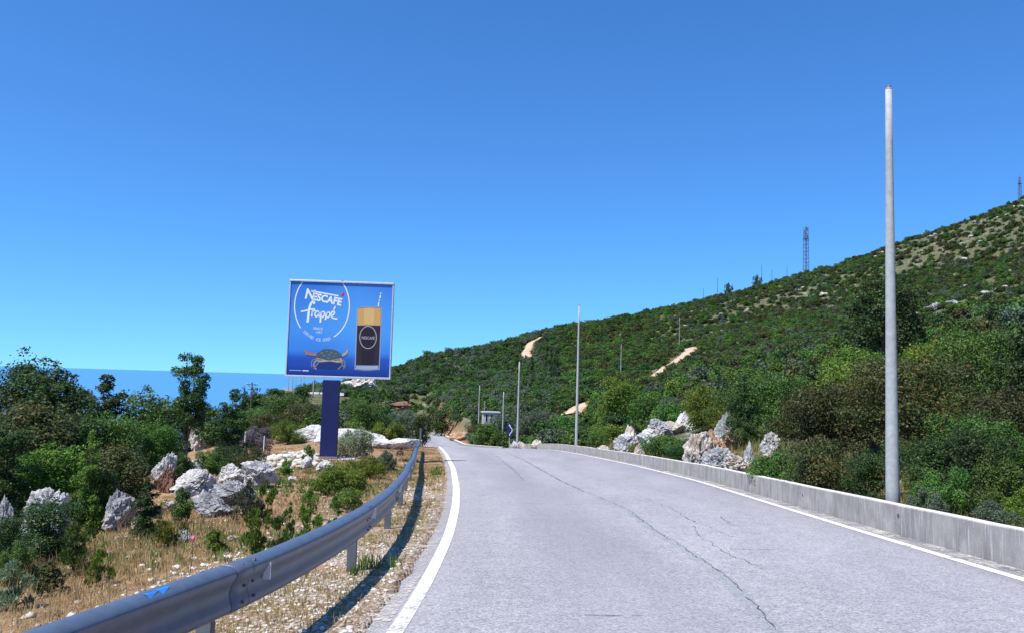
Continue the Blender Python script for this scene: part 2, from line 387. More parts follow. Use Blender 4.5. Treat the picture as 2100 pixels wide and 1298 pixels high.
# ------------------------------------------------------------------ road, markings, cracks
def strip(name, f0, f1, y0, y1, dy, nx, dz, mat, skirt=0, kind='structure', wob=0):
    ys = np.arange(y0, y1+dy/2, dy); V = []; U = []
    for y in ys:
        a, b = f0(y), f1(y)
        if wob: a += wob*mn.noise(Vector((y*2.3, a*0, 5))); b += wob*mn.noise(Vector((y*2.7, 3, 9)))
        for k in range(nx+1):
            x = a+(b-a)*k/nx; V.append((x, y, float(rdz(x, y))+dz)); U.append((x-float(XL(y))+.3, y))
    n = nx+1; F = [(i*n+k, i*n+k+1, (i+1)*n+k+1, (i+1)*n+k) for i in range(len(ys)-1) for k in range(nx)]
    if skirt:
        b = len(V)
        for i in range(len(ys)):
            for k in (0, nx): v = V[i*n+k]; V.append((v[0], v[1], v[2]-skirt)); U.append(U[i*n+k])
        for i in range(len(ys)-1):
            F.append((i*n, (i+1)*n, b+2*(i+1), b+2*i)); F.append((i*n+nx, b+2*i+1, b+2*(i+1)+1, (i+1)*n+nx))
    me = np_mesh(name, V, F, True, uv=U); o = link(name, me, None, mat); tag(o, kind=kind); return o
strip('road', lambda y: float(XL(y))-.24, lambda y: float(XR(y))+.42, -14, 214, .5, 10, 0, M['asphalt'], skirt=.4, wob=.09)
M['faint'] = alpha_mat('nearly_gone_white_paint', (.74, .73, .72), 30, .40, .50, .8, a_max=.85)
strip('road_edge_line', lambda y: float(XL(y))-.055-.0020*y, lambda y: float(XL(y))+.055+.0010*y, 3.4, 8.2, .4, 1, .005, M['faint'])
strip('road_edge_line', lambda y: float(XL(y))-.055-.0020*min(y, 30), lambda y: float(XL(y))+.055+.0010*min(y, 30), 8.2, 212, .4, 1, .005, M['line'])
strip('road_edge_line', lambda y: float(XR(y))-.07, lambda y: float(XR(y))+.08, -12, 74, .4, 1, .005, M['line'])
M['dust'] = alpha_mat('pale_road_dust', (.60, .57, .55), 20, .44, .62, .95)
strip('road_dust', lambda y: float(XR(y))+.10, lambda y: float(XR(y))+.41, 2, 74, .5, 1, .007, M['dust'])
M['dust2'] = alpha_mat('gravel_on_road_edge', (.62, .56, .50), 30, .50, .62, .95)
strip('road_dust', lambda y: float(XL(y))-.34, lambda y: float(XL(y))-.10, 4, 60, .5, 1, .007, M['dust2'])
# far kerb on the right of the descending road
M['crack'] = simple('open_crack', (.09, .088, .09), .95)
M['seal'] = alpha_mat('faded_seal_stripe', (.36, .44, .43), 22, .40, .66, .8, a_max=.5)
def path_ribbon(name, pts, wd, mat, dz, jag=0, step=.10, label=None, gaps=0):
    ys = [p[1] for p in pts]; xs = [p[0] for p in pts]; order = np.argsort(ys); ys = np.array(ys)[order]; xs = np.array(xs)[order]
    yy = np.arange(ys[0], ys[-1], step); xx = np.interp(yy, ys, xs)
    ker = np.hanning(15); ker /= ker.sum()
    if len(xx) > 40: xx = np.convolve(np.pad(xx, 7, 'edge'), ker, 'valid')
    V = []; F = []
    for i, (x, y) in enumerate(zip(xx, yy)):
        x += jag*(mn.noise(Vector((y*3.1, 1.7, wd)))+.5*mn.noise(Vector((y*11, 4, wd))))
        ww = wd*(.35+1.1*abs(mn.noise(Vector((y*5, 9, 2))))*2) if jag else wd
        V += [(x-ww/2, y, float(rdz(x, y))+dz), (x+ww/2, y, float(rdz(x, y))+dz)]
        if i and not (gaps and mn.noise(Vector((y*1.9, 6, wd*9))) > gaps): F.append((2*i-2, 2*i-1, 2*i+1, 2*i))
    o = link(name, py_mesh(name, V, F), None, mat); tag(o, kind='structure'); return o
C1 = [(1.95, 4), (2.23, 6.6), (2.47, 8.9), (2.48, 11.4), (2.41, 13.3), (2.49, 16.4), (2.21, 19.3), (1.68, 25.4), (.93, 40), (-.3, 55)]
path_ribbon('road_seal_stripe', [(x-.03, y) for x, y in C1 if y < 18], .17, M['seal'], .004)
path_ribbon('road_crack', C1, .014, M['crack'], .008, jag=.05, gaps=.30)
path_ribbon('road_crack', [(3.05, 9.6), (2.95, 11), (3.0, 12.6), (3.2, 14)], .013, M['crack'], .008, jag=.07, gaps=.2)
path_ribbon('road_crack', [(3.5, 12.5), (3.35, 14.5), (3.45, 16.5), (3.3, 20), (3.0, 26), (2.7, 31)], .012, M['crack'], .008, jag=.08, gaps=.12)
path_ribbon('road_crack', [(3.9, 14), (4.05, 15), (4.1, 15.6)], .012, M['crack'], .008, jag=.1, gaps=.2)
M['joint'] = simple('tar_seam', (.19, .18, .21), .9)
path_ribbon('road_seam', [(2.0, 21), (1.62, 26), (1.15, 35), (.6, 45), (-.2, 55)], .07, M['joint'], .005, jag=.03, gaps=.25)
path_ribbon('road_seam', [(.55, 24), (.2, 32), (-.5, 44), (-1.4, 56)], .07, M['joint'], .005, jag=.05, gaps=.1)
def cross_crack(x0, x1, y, wd=.008):
    V = []; F = []; n = int((x1-x0)/.08)
    for i in range(n+1):
        x = x0+(x1-x0)*i/n; yy = y+.06*mn.noise(Vector((x*4, y, 0))); ww = wd*(.5+abs(mn.noise(Vector((x*9, y, 3)))))
        V += [(x, yy-ww, float(rdz(x, yy))+.008), (x, yy+ww, float(rdz(x, yy))+.008)]
        if i and mn.noise(Vector((x*3, y, 8))) < .25: F.append((2*i-2, 2*i, 2*i+1, 2*i-1))
    tag(link('road_crack', py_mesh('road_crack', V, F), None, M['crack']), kind='structure')
for a in ((.0, 1.6, 17.4), (.7, 1.2, 7.1), (3.1, 3.8, 11.2), (-.55, -.35, 12.6)): cross_crack(*a)
# right-hand kerb of the far road
def kerb():
    V = []; F = []; ys = np.arange(82, 200, 2.)
    for i, y in enumerate(ys):
        x = float(XR(y))+.35; z = float(rdz(x, y)); tilt = .35
        for dx, dz in ((0, -.2), (0, .16), (.3, .18), (.3, -.2)): V.append((x+dx, y, z+dz))
        if i:
            for k in range(3): F.append(((i-1)*4+k, (i-1)*4+k+1, i*4+k+1, i*4+k))
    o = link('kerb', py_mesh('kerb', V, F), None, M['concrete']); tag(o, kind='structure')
kerb()

# ------------------------------------------------------------------ concrete wall
wall = empty('roadside_wall', (float(XR(12))+.42, 12, float(rdz(6.3, 12))))
tag(wall, 'low stained concrete wall running along the right edge of the road', 'wall')
def wallsec(y0, y1, mat, name='wall_section'):
    ys = np.linspace(y0, y1, max(3, int((y1-y0)/.5))); V = []; F = []
    prof = [(-.0, -.35), (.0, .465), (.015, .48), (.195, .48), (.21, .465), (.21, -.35)]
    for i, y in enumerate(ys):
        x = float(XR(y))+.42; z = float(rdz(x, y)); h = .012*mn.noise(Vector((y*.6, 0, 0)))+.008*mn.noise(Vector((y*4., 0, 0)))
        for dx, dz in prof: V.append((x+dx+.006*mn.noise(Vector((y*1.5, dz*3, 7))), y, z+dz+(h if dz > 0 else 0)))
        if i:
            for k in range(5): F.append(((i-1)*6+k, (i-1)*6+k+1, i*6+k+1, i*6+k))
    F.append([0, 1, 2, 3, 4, 5][::-1]); b = (len(ys)-1)*6; F.append([b+k for k in range(6)])
    o = link(name, py_mesh(name, V, F), None, mat); return o
y = -14.0; first = True
while y < 78:
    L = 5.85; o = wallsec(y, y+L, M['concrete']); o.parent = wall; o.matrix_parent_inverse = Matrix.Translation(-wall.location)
    y += L+.008
def drain(y, zo=.26, r=.035):
    x = float(XR(y))+.42-.003; z = float(rdz(x, y))+zo; mb = MB()
    mb.tube([(x, y, z), (x+.004, y, z)], [r, r], 14)
    o = mb.build('drain_hole', M['crack'], wall); o.matrix_parent_inverse = Matrix.Translation(-wall.location)
    mb = MB(); mb.tube([(x-.004, y, z-.012), (x+.0, y, z-.012)], [r*1.05, r*1.05], 14)
for y_, z_ in ((13.1, .31), (21.3, .22), (28.5, .25), (17.6, .27)): drain(y_, z_)

# ------------------------------------------------------------------ guardrail
RP = [(-2.9, -3), (-2.6, -.5), (-2.3, 2.), (-2.13, 3.68), (-2.0, 4.6), (-1.8, 5.9), (-1.70, 7.6), (-1.68, 9.44), (-1.76, 11.7), (-1.93, 14.1), (-2.2, 17.3), (-2.55, 20.6), (-3.05, 26), (-3.65, 31.3), (-4.5, 39.5), (-5.95, 53.5)]
def rail_path():
    P = np.array(RP); t = np.concatenate([[0], np.cumsum(np.hypot(*np.diff(P, axis=0).T))])
    T = np.arange(0, t[-1], .12); x = np.interp(T, t, P[:, 0]); y = np.interp(T, t, P[:, 1])
    k = np.hanning(21); k /= k.sum(); xs = np.convolve(np.pad(x, 10, mode='reflect', reflect_type='odd'), k, 'valid'); ys = np.convolve(np.pad(y, 10, mode='reflect', reflect_type='odd'), k, 'valid')
    return np.stack([xs, ys], 1)
RPT = rail_path()
rail = empty('guardrail', (-2.6, -.5, -1.6)); tag(rail, 'galvanised steel crash barrier curving along the left road edge', 'guardrail')
def fix(o): o.matrix_parent_inverse = Matrix.Translation(-rail.location); return o
def railz(x, y): return -.95-.06*y+.01*x-.155
PROF = [(-.045, .150), (-.03, .156), (.0, .158), (.035, .152), (.066, .138), (.078, .124), (.081, .118), (.081, .110), (.080, .088), (.066, .062), (.046, .03), (.036, 0), (.034, -.03), (.040, -.06), (.050, -.09), (.056, -.118), (.050, -.140), (.028, -.154), (0, -.158)]
def rail_norm(i):
    a = RPT[max(i-1, 0)]; b = RPT[min(i+1, len(RPT)-1)]; t = (b-a)/np.linalg.norm(b-a); return np.array([t[1], -t[0]]), t
def beam(i0, i1, off=0):
    V = []; F = []; n = len(PROF)
    for q, i in enumerate(range(i0, i1+1)):
        nn, t = rail_norm(i); p = RPT[i]; z = railz(*p)
        for a, h in PROF: V.append((p[0]+nn[0]*(a+off), p[1]+nn[1]*(a+off), z+h*(1.0+off*2)))
        if q:
            for k in range(n-1): F.append(((q-1)*n+k, q*n+k, q*n+k+1, (q-1)*n+k+1))
    o = link('beam', py_mesh('beam', V, F, True), rail, M['galv']); fix(o)
    m = o.modifiers.new('thick', 'SOLIDIFY'); m.thickness = .004; m.offset = -1
    return o
step = .12; per = int(4.0/step)
iy = lambda yv: int(np.argmin(np.abs(RPT[:, 1]-yv)))
joints = [iy(5.75)+k*per for k in range(-2, 14)]; joints = [j for j in joints if 0 < j < len(RPT)-4]
edges = [0]+joints+[len(RPT)-1]
for k in range(len(edges)-1):
    beam(max(0, edges[k]-(2 if k else 0)), edges[k+1], .004 if k % 2 else 0)
def post(i):
    nn, t = rail_norm(i); p = RPT[i]-nn*.07; z = railz(*p); zb = z1(*p)-.3; mb = MB()
    ang = math.atan2(nn[1], nn[0]); h = z+.13-zb; cz = (z+.13+zb)/2
    # C section
    c = lambda u, v: (p[0]+nn[0]*u+t[0]*v, p[1]+nn[1]*u+t[1]*v, cz)
    mb.box(c(0, 0), (.10, .006, h), ang); mb.box(c(-.05, .028), (.006, .05, h), ang); mb.box(c(.05, .028), (.006, .05, h), ang)
    mb.box(c(-.036, .05), (.022, .006, h), ang); mb.box(c(.036, .05), (.022, .006, h), ang)
    fix(mb.build('post', M['galv_dk'], rail))
    mb = MB(); mb.box((p[0]+nn[0]*.06, p[1]+nn[1]*.06, z), (.04, .08, .22), ang); fix(mb.build('spacer', M['galv_dk'], rail))
posts = [j-3 for j in joints]
for j in [4]+posts: post(max(j, 2))
for k, j in enumerate(joints):
    nn, t = rail_norm(j); p = RPT[j]; z = railz(*p); mb = MB(); ang = math.atan2(nn[1], nn[0])
    for dt, a, h in ((-.10, .045, .146), (.08, .045, .146), (-.05, .038, .0), (.08, .038, 0.), (-.1, .054, -.1), (.08, .054, -.1)):
        q = p+t*dt+nn*(a+.006); mb = MB(); mb.tube([(q[0], q[1], z+h), (q[0]+nn[0]*.012, q[1]+nn[1]*.012, z+h+.006)], [.013, .010], 8)
        if 2 < p[1] < 16: fix(mb.build('bolt', M['bolt'], rail))
    # dark lap edge of the upper sheet
    V = []; F = []
    for a, h in PROF:
        for s in (0, 1): q = p+t*(s*.018)+nn*(a+.0085); V.append((q[0], q[1], z+h*1.02))
    for q in range(len(PROF)-1): F.append((2*q, 2*q+1, 2*q+3, 2*q+2))
    if p[1] < 30: fix(link('lap_edge', py_mesh('lap_edge', V, F), rail, M['bolt']))
    if k % 1 == 0 and 4.5 < p[1] < 45:
        q = p+t*.26+nn*.075; mb = MB(); mb.box((q[0], q[1], z+.03), (.05, .014, .12), ang+R(8))
        fix(mb.build('reflector_bracket', M['alu'], rail))
# blue paint mark on the top flange
M['bluepaint'] = simple('blue_spray_paint', (.03, .20, .62), .5, var=.2)
i = iy(4.45); V = []; F = []
for q in range(3):
    nn, t = rail_norm(i+q); p = RPT[i+q]; z = railz(*p)
    for a, h in ((.004, .157), (.032, .157), (.064, .138)):
        V.append((p[0]+nn[0]*(a+.003), p[1]+nn[1]*(a+.003), z+h+.004))
F = [(0, 1, 4), (3, 4, 7), (4, 5, 7), (1, 2, 4), (6, 3, 7)]
fix(link('paint_mark', py_mesh('paint_mark', V, F), rail, M['bluepaint']))
# marker post at the rail end
x, y, z = W(860.5, 901, 54); mb = MB(); mb.box((x+.05, y, z+.15), (.12, .10, 1.1)); mb.box((x+.05, y, z+.72), (.14, .12, .06))
o = mb.build('marker_post', M['galv_dk'], None, bevel=.01); tag(o, 'short grey marker post at the far end of the crash barrier', 'marker post')

# ------------------------------------------------------------------ foliage library
LC = {  # leaf colours: dark end, light end, accent
 'dark':   ((.018, .040, .014), (.054, .104, .027), (.09, .14, .032)),
 'mid':    ((.028, .062, .014), (.095, .178, .034), (.15, .23, .045)),
 'bright': ((.045, .100, .015), (.130, .240, .032), (.21, .30, .05)),
 'brown':  ((.026, .042, .014), (.085, .098, .028), (.18, .095, .032)),
 'grey':   ((.045, .070, .042), (.120, .160, .095), (.17, .19, .13)),
 'pale':   ((.10, .15, .08), (.24, .31, .17), (.36, .40, .28)),
 'twig':   ((.085, .070, .080), (.17, .145, .155), (.24, .2, .19)),
 'yellow': ((.05, .085, .014), (.14, .19, .025), (.22, .24, .03)),
}
def leaf_mat(kind):
    lo, hi, ac = LC[kind]; m, n, b = mat_new('foliage_'+kind); B = NB(n)
    v = B.attr('v'); oi = B.add('ShaderNodeObjectInfo'); geo = B.add('ShaderNodeNewGeometry')
    nz = B.noise(geo.outputs['Position'], .45, 3, .6)
    t = B.math('ADD', B.math('MULTIPLY', v, .65), B.math('MULTIPLY', nz, .35))
    col = B.ramp(t, [(.12, lo), (.62, hi), (.80, ac)])
    hs = B.add('ShaderNodeHueSaturation'); B.link(col, hs.inputs['Color'])
    B.link(B.math('ADD', B.math('MULTIPLY', oi.outputs['Random'], .045), .48), hs.inputs['Hue'])
    B.link(B.math('ADD', B.math('MULTIPLY', B.noise(geo.outputs['Position'], .09, 2, .5), .9), B.math('ADD', B.math('MULTIPLY', oi.outputs['Random'], .5), .33)), hs.inputs['Value'])
    hs.inputs['Saturation'].default_value = 1.02
    B.link(hs.outputs[0], b.inputs['Base Color']); b.inputs['Roughness'].default_value = .55; b.inputs['Specular IOR Level'].default_value = .28
    tr = B.add('ShaderNodeBsdfTranslucent'); B.link(hs.outputs[0], tr.inputs[0]); mx = B.add('ShaderNodeMixShader'); mx.inputs[0].default_value = .28
    B.link(b.outputs[0], mx.inputs[1]); B.link(tr.outputs[0], mx.inputs[2]); B.link(mx.outputs[0], n.nodes['Material Output'].inputs['Surface'])
    return m
for k in LC: M['leaf_'+k] = leaf_mat(k)
def lobes_for(rng, style, asp=.8):
    L = []; K = lambda n: int(n*min(2.2, max(1, .75/asp)))
    if style == 'bush':
        for i in range(K(28)):
            a = rng.uniform(0, 6.283); h = rng.uniform(.10, .90)**.9; rr = math.sqrt(max(0, 1-((h-.34)/.70)**2))*rng.uniform(.2, .86)
            L.append((math.cos(a)*rr, math.sin(a)*rr, h*.90, rng.uniform(.15, .34)))
        L.append((0, 0, .38, .52)); L += [(rng.uniform(-.2, .2), rng.uniform(-.2, .2), h_, .36*(1.1-h_*.5)) for h_ in np.linspace(.12, .8, K(3))]
        for i in range(K(12)):
            a = rng.uniform(0, 6.283); rr = rng.uniform(0, .75); L.append((math.cos(a)*rr, math.sin(a)*rr, rng.uniform(.74, .99)-.25*rr*rr, rng.uniform(.05, .13)))
    elif style == 'tree':
        for i in range(K(26)):
            a = rng.uniform(0, 6.283); h = rng.uniform(.34, .93); rr = math.sqrt(max(0, 1-((h-.6)/.42)**2))*rng.uniform(.2, .8)
            L.append((math.cos(a)*rr, math.sin(a)*rr, h, rng.uniform(.13, .27)))
        L.append((0, 0, .6, .30))
    elif style == 'upright':
        for i in range(K(34)):
            a = rng.uniform(0, 6.283); h = rng.uniform(.06, .97); rr = (1-h**2.6)*.86*rng.uniform(.15, 1)
            L.append((math.cos(a)*rr, math.sin(a)*rr, h, rng.uniform(.12, .30)*(1.15-h*.55)))
        L.append((0, 0, .35, .4)); L.append((0, 0, .6, .28))
    elif style == 'low':
        for i in range(22):
            a = rng.uniform(0, 6.283); rr = rng.uniform(.1, .85); L.append((math.cos(a)*rr, math.sin(a)*rr, rng.uniform(.15, .6)*(1.15-rr*.6), rng.uniform(.14, .28)))
    elif style == 'sprig':
        for i in range(16):
            a = rng.uniform(0, 6.283); rr = rng.uniform(.1, .8); L.append((math.cos(a)*rr, math.sin(a)*rr, rng.uniform(.12, .85)*(1.1-rr*.4), rng.uniform(.16, .3)))
    elif style == 'cypress':
        for i in range(26):
            h = rng.uniform(.04, .95); a = rng.uniform(0, 6.283); rr = (1-h)**.55*.5; L.append((math.cos(a)*rr, math.sin(a)*rr, h, .12+.3*(1-h)**.6))
    return np.array(L)
def foliage_mesh(seed, n, Lf, Wf, style, mat, asp=1.6):
    """unit crown: radius 1, height 1. asp = assumed radius/height so that lobes look round"""
    rng = np.random.default_rng(seed); L = lobes_for(rng, style, asp)
    wgt = L[:, 3]**2; idx = rng.choice(len(L), n, p=wgt/wgt.sum())
    D = rng.normal(size=(n, 3)); D /= np.linalg.norm(D, axis=1)[:, None]
    D[:, 2] = np.where((D[:, 2] < -.2) & (rng.random(n) < .6), -D[:, 2], D[:, 2])
    rad = rng.uniform(.62, 1.06, n); rad = np.where(rng.random(n) < .06, rng.uniform(1.05, 1.3, n), rad)
    # break each lobe into leaf clumps
    cl = np.sin(D[:, 0]*9+idx)+np.sin(D[:, 1]*10+idx*2.3)+np.sin(D[:, 2]*9+idx*.7)
    rad *= 1+.07*cl
    C = L[idx, :3]+D*(rad*L[idx, 3])[:, None]*np.array([1, 1, asp*.95])*(1 if asp > .6 else 1.12)
    zt_ = np.percentile(C[:, 2], 99.3); C[:, 2] /= zt_; rr_ = np.percentile(np.hypot(C[:, 0], C[:, 1]), 97)
    C[:, :2] /= rr_; L = L.copy(); L[:, 2] /= zt_; L[:, :2] /= rr_
    C[:, 2] = np.clip(C[:, 2], .0, 1.12)
    up = np.array([0, 0, .55]); N = D*.7+up+rng.normal(size=(n, 3))*.65; N /= np.linalg.norm(N, axis=1)[:, None]
    T = np.cross(N, rng.normal(size=(n, 3))); T /= np.linalg.norm(T, axis=1)[:, None]; Bn = np.cross(N, T)
    s = rng.uniform(.55, 1.35, n)[:, None]*(1 if asp > .6 else 1.35 if asp > .3 else 1.7); zsc = np.array([1, 1, asp])
    if style == 'sprig': T = D*np.array([.7, .7, .5])+np.array([0, 0, .9])+rng.normal(size=(n, 3))*.35; T /= np.linalg.norm(T, axis=1)[:, None]; Bn = np.cross(T, rng.normal(size=(n, 3))); Bn /= np.linalg.norm(Bn, axis=1)[:, None]
    a = C-T*s*Lf*.5*zsc; t = C+T*s*Lf*.5*zsc; l = C+Bn*s*Wf*.5*zsc-T*s*Lf*.05; r = C-Bn*s*Wf*.5*zsc-T*s*Lf*.05
    V = np.stack([a, r, t, l], 1).reshape(-1, 3); F = np.arange(n*4).reshape(n, 4)
    clump = (np.sin(idx*12.9898)*43758.5453) % 1.0
    v = np.clip(.35*clump+.5*rng.random(n)+.07*cl/1.5+.08, 0, 1)
    me = np_mesh('foliage', V, F, False, {'v': ('FACE', v)}); me.materials.append(mat); return me, L
def stem_mesh(L, seed, style):
    rng = random.Random(seed); mb = MB(); idx = list(range(len(L))); rng.shuffle(idx)
    base = Vector((0, 0, -.08)); fork = Vector((rng.uniform(-.06, .06), rng.uniform(-.06, .06), .30 if style == 'tree' else .10))
    r0 = .065 if style == 'tree' else .045
    mb.tube([base, base.lerp(fork, .5)+Vector((.02, -.02, 0)), fork], [r0, r0*.85, r0*.7], 7)
    for k in idx[:9]:
        e = Vector(L[k][:3]); mid = fork.lerp(e, .5)+Vector((rng.uniform(-.08, .08), rng.uniform(-.08, .08), .04))
        mb.tube([fork, mid, e], [r0*.55, r0*.35, r0*.1], 5)
    me = py_mesh('stem', mb.V, mb.F, True); me.materials.append(M['bark']); return me
LIB = {}
ASPS = [.22, .4, .7, 1.2]
def lib(kind, style, lod, var, asp=.7):
    asp = min(ASPS, key=lambda q: abs(math.log(q/asp)))
    if lod == 'far': asp = .7
    key = (kind, style, lod, var, asp)
    if key not in LIB:
        n, Lf, Wf = {'hi': (15000, .052, .033), 'top': (26000, .038, .024), 'mid': (5000, .092, .058), 'far': (1300, .18, .12), 'herb': (1500, .19, .062)}[lod]
        if style == 'cypress': n = int(n*.6)
        seed = 100+var*17+(sum(map(ord, style)) % 31)
        me, L = foliage_mesh(seed, n, Lf, Wf, style, M['leaf_'+kind], asp=asp)
        LIB[key] = (me, stem_mesh(L, seed, style))
    return LIB[key]
PLACED = []
def plant(x, y, z, wd, h, kind, style, lod, var, label, group=None, name='shrub', cat='shrub'):
    me, st = lib(kind, style, lod, var, wd/2/h)
    r = empty(name, (x, y, z)); r.rotation_euler[2] = random.uniform(0, 6.28); r.scale = (wd/2, wd/2*random.uniform(.85, 1.05), h)
    f = bpy.data.objects.new('crown' if style in ('tree', 'cypress') else 'foliage', me); COL.objects.link(f); f.parent = r
    s = bpy.data.objects.new('trunk' if style in ('tree', 'cypress') else 'stem', st); COL.objects.link(s); s.parent = r
    tag(r, label, cat, group); PLACED.append((x, y, wd/2)); return r
def bush(px, top, wpx, y, kind, label, style='bush', lod=None, name='shrub', cat='shrub', var=None, group=None, sink=0.0):
    x, yy, z = G(px, y); wd = wpx/FPX*y; h = topz(px, top, y)-z
    h = max(h, wd*.25)
    if style == 'sprig': lod = 'herb'
    if lod is None: lod = 'top' if wpx > 210 else 'hi' if wpx > 70 else 'mid' if wpx > 22 else 'far'
    return plant(x, y, z-sink, wd, h, kind, style, lod, random.randrange(3) if var is None else var, label, group, name, cat)
# ------------------------------------------------------------------ rocks
def rock_mesh(seed, sub, w_, d_, h_, kind, taper=0., rough=1., lean=0.):
    bm = bmesh.new(); bmesh.ops.create_icosphere(bm, subdivisions=sub, radius=1)
    V = np.array([v.co[:] for v in bm.verts]); rng = np.random.default_rng(seed)
    P = rng.normal(size=(17, 3)); P /= np.linalg.norm(P, axis=1)[:, None]; dd = rng.uniform(.52, .95, 17)
    dots = V @ P.T; rr = np.min(np.where(dots > .05, dd/np.maximum(dots, .05), 9), axis=1); rr = np.minimum(rr, 1.15)
    V = V*rr[:, None]
    off = Vector((seed*1.37, seed*.71, seed*2.1)); big = max(w_, h_)
    for i in range(len(V)):
        p = Vector(V[i]); q = p*1.6+off
        n1 = mn.noise(q); n2 = mn.noise(q*2.7); n3 = mn.noise(q*6.5); c = mn.voronoi(q*1.7)[0]; cr = max(0, .10-(c[1]-c[0]))*1.4
        rg_ = abs(mn.noise(q*4.1+Vector((3, 1, 7)))); f_ = 1+rough*(.15*n1+.13*n2+.07*n3-cr*1.2-.16*max(0, .22-rg_))
        if sub >= 5: f_ += rough*(.04*mn.noise(q*13)+.022*mn.noise(q*27))
        V[i] = V[i]*f_
    V[:, 2] = (V[:, 2]-V[:, 2].min())/np.ptp(V[:, 2]); 
    tp = 1-taper*V[:, 2]; V[:, 0] *= tp; V[:, 1] *= tp
    V[:, 0] = (V[:, 0]-V[:, 0].min())/np.ptp(V[:, 0])-.5; V[:, 1] = (V[:, 1]-V[:, 1].min())/np.ptp(V[:, 1])-.5
    V *= np.array([w_, d_, h_]); V[:, 0] += lean*V[:, 2]
    for v, c in zip(bm.verts, V): v.co = c
    me = bpy.data.meshes.new('rock'); bm.to_mesh(me); bm.free()
    for p in me.polygons: p.use_smooth = False
    me.materials.append(M['rock_'+kind]); return me
def hit(px, py):
    r = ray(px, py); y = np.arange(3, 260, .1); x = r[0]/r[1]*y; z = r[2]/r[1]*y
    g_ = zt(x, y); k = np.argmax(g_ > z); return float(y[k]) if (g_ > z).any() else 260.
_rk = [50]
def rock(x0, x1, top, base, kind, label, y=None, taper=0., rough=1., sub=None, depth=.75, lean=0., name='rock', cat='rock', rz=None, sink=.12):
    _rk[0] += 1; pc = (x0+x1)/2
    if y is None: y = hit(pc, base)
    w_ = (x1-x0)/FPX*y; X = W(pc, base, y); zg = z1(X[0], y); hgt = topz(pc, top, y)-min(zg, X[2] if y is None else zg)
    hgt = max(hgt, .05); me = rock_mesh(_rk[0], sub or (5 if (x1-x0) > 45 else 4), w_, w_*depth, hgt*(1+sink), kind, taper, rough, lean)
    o = bpy.data.objects.new(name, me); COL.objects.link(o); o.location = (X[0], y+w_*depth*.35, zg-hgt*sink)
    if rz: o.rotation_euler[2] = rz
    tag(o, label, cat); PLACED.append((X[0], y, w_*.4)); return o
LR = [
 (198, 264, 1003, 1094, 'grey', 'tall pointed grey rock standing in dry grass between the shrubs', .45),
 (28, 128, 1000, 1050, 'white', 'broad white rock behind the low dark shrub at the left', .25),
 (-30, 22, 1016, 1062, 'grey', 'bluish grey rock cut off by the left edge of the view', .3),
 (303, 353, 925, 1012, 'white', 'tall boulder with white top leaning at the left end of the rock pile', .25),
 (350, 440, 962, 1026, 'white', 'big cracked white boulder at the left of the rock pile', .1),
 (428, 508, 988, 1044, 'grey', 'grey weathered boulder in the middle front of the rock pile', .25),
 (372, 415, 945, 978, 'grey', 'small grey boulder at the back left of the rock pile', .2),
 (378, 412, 940, 966, 'white', 'small white boulder on the back of the rock pile', .2),
 (412, 452, 944, 972, 'grey', 'dark grey boulder at the back of the rock pile', .2),
 (438, 486, 937, 962, 'grey', 'flat greenish grey boulder at the back of the rock pile', .2),
 (448, 502, 950, 992, 'white', 'smooth pale boulder in the middle of the rock pile', .15),
 (492, 553, 945, 1004, 'white', 'rounded white boulder at the right end of the rock pile', .12),
 (512, 536, 938, 960, 'grey', 'small dark grey stone behind the rounded white boulder', .3),
 (392, 458, 1008, 1062, 'grey', 'blotchy black and white boulder at the front of the rock pile', .35),
 (420, 470, 1002, 1042, 'pale', 'tan and grey boulder tucked behind the blotchy one', .3),
 (335, 360, 1027, 1043, 'white', 'small bright white stone left of the blotchy boulder', .1),
 (268, 286, 1064, 1092, 'pale', 'small upright stone beside the pointed grey rock', .4),
 (362, 390, 1080, 1114, 'grey', 'narrow speckled rock poking out of weeds', .3),
 (614, 640, 932, 960, 'white', 'pointed white rock below the billboard post', .5),
 (645, 682, 943, 966, 'white', 'pale squat rock below the billboard post', .2),
 (584, 606, 976, 988, 'white', 'small pale stone in the dry grass under the billboard', .2),
 (578, 596, 946, 960, 'grey', 'grey stone left of the pointed white rock', .2),
 (215, 228, 1128, 1140, 'pale', 'small beige stone in the dry grass nearest the guardrail', .2),
 (462, 486, 1098, 1110, 'pale', 'flat beige stone in dry grass above the guardrail', .1),
]
for i, (a, b_, c, d, k, lab, tp) in enumerate(LR):
    if 4 <= i <= 14: e_ = (b_-a)*.10; a -= e_; b_ += e_
    o = rock(a, b_, c, d, k, lab, y={1: 13.2, 2: 12.2}.get(i), taper=tp, rough=1.15)
    if i == 3:
        bb = o.data; bb.materials.append(M['redearth']); 
        zmax = max(v.co.z for v in bb.vertices)
        for p in bb.polygons:
            if p.center.z < zmax*(.50+.14*math.sin(p.center.x*9)) and p.normal.y < .3: p.material_index = 1
rock(372, 436, 845, 925, 'pale', 'large pale outcrop between the shrubs left of the billboard', y=None, taper=.3, rough=1.3)
rock(556, 602, 876, 906, 'orange', 'orange tinted boulder at the left end of the white stone bank', taper=.2)
rock(592, 668, 870, 906, 'white', 'tall left hump of the white stone bank behind the billboard', taper=.4, rough=.5, depth=.5)
rock(640, 775, 879, 912, 'white', 'middle hump of the white stone bank behind the billboard', taper=.2, rough=.4, depth=.4)
rock(690, 800, 881, 915, 'white', 'white stone bank behind the pale grey bush', taper=.3, rough=.4, depth=.4)
rock(760, 862, 898, 922, 'white', 'low right end of the white stone bank by the guardrail', taper=.2, rough=.4, depth=.4)
rock(500, 545, 869, 884, 'pale', 'flat pale stone far behind the grey twiggy bush', taper=.2, rough=.5)
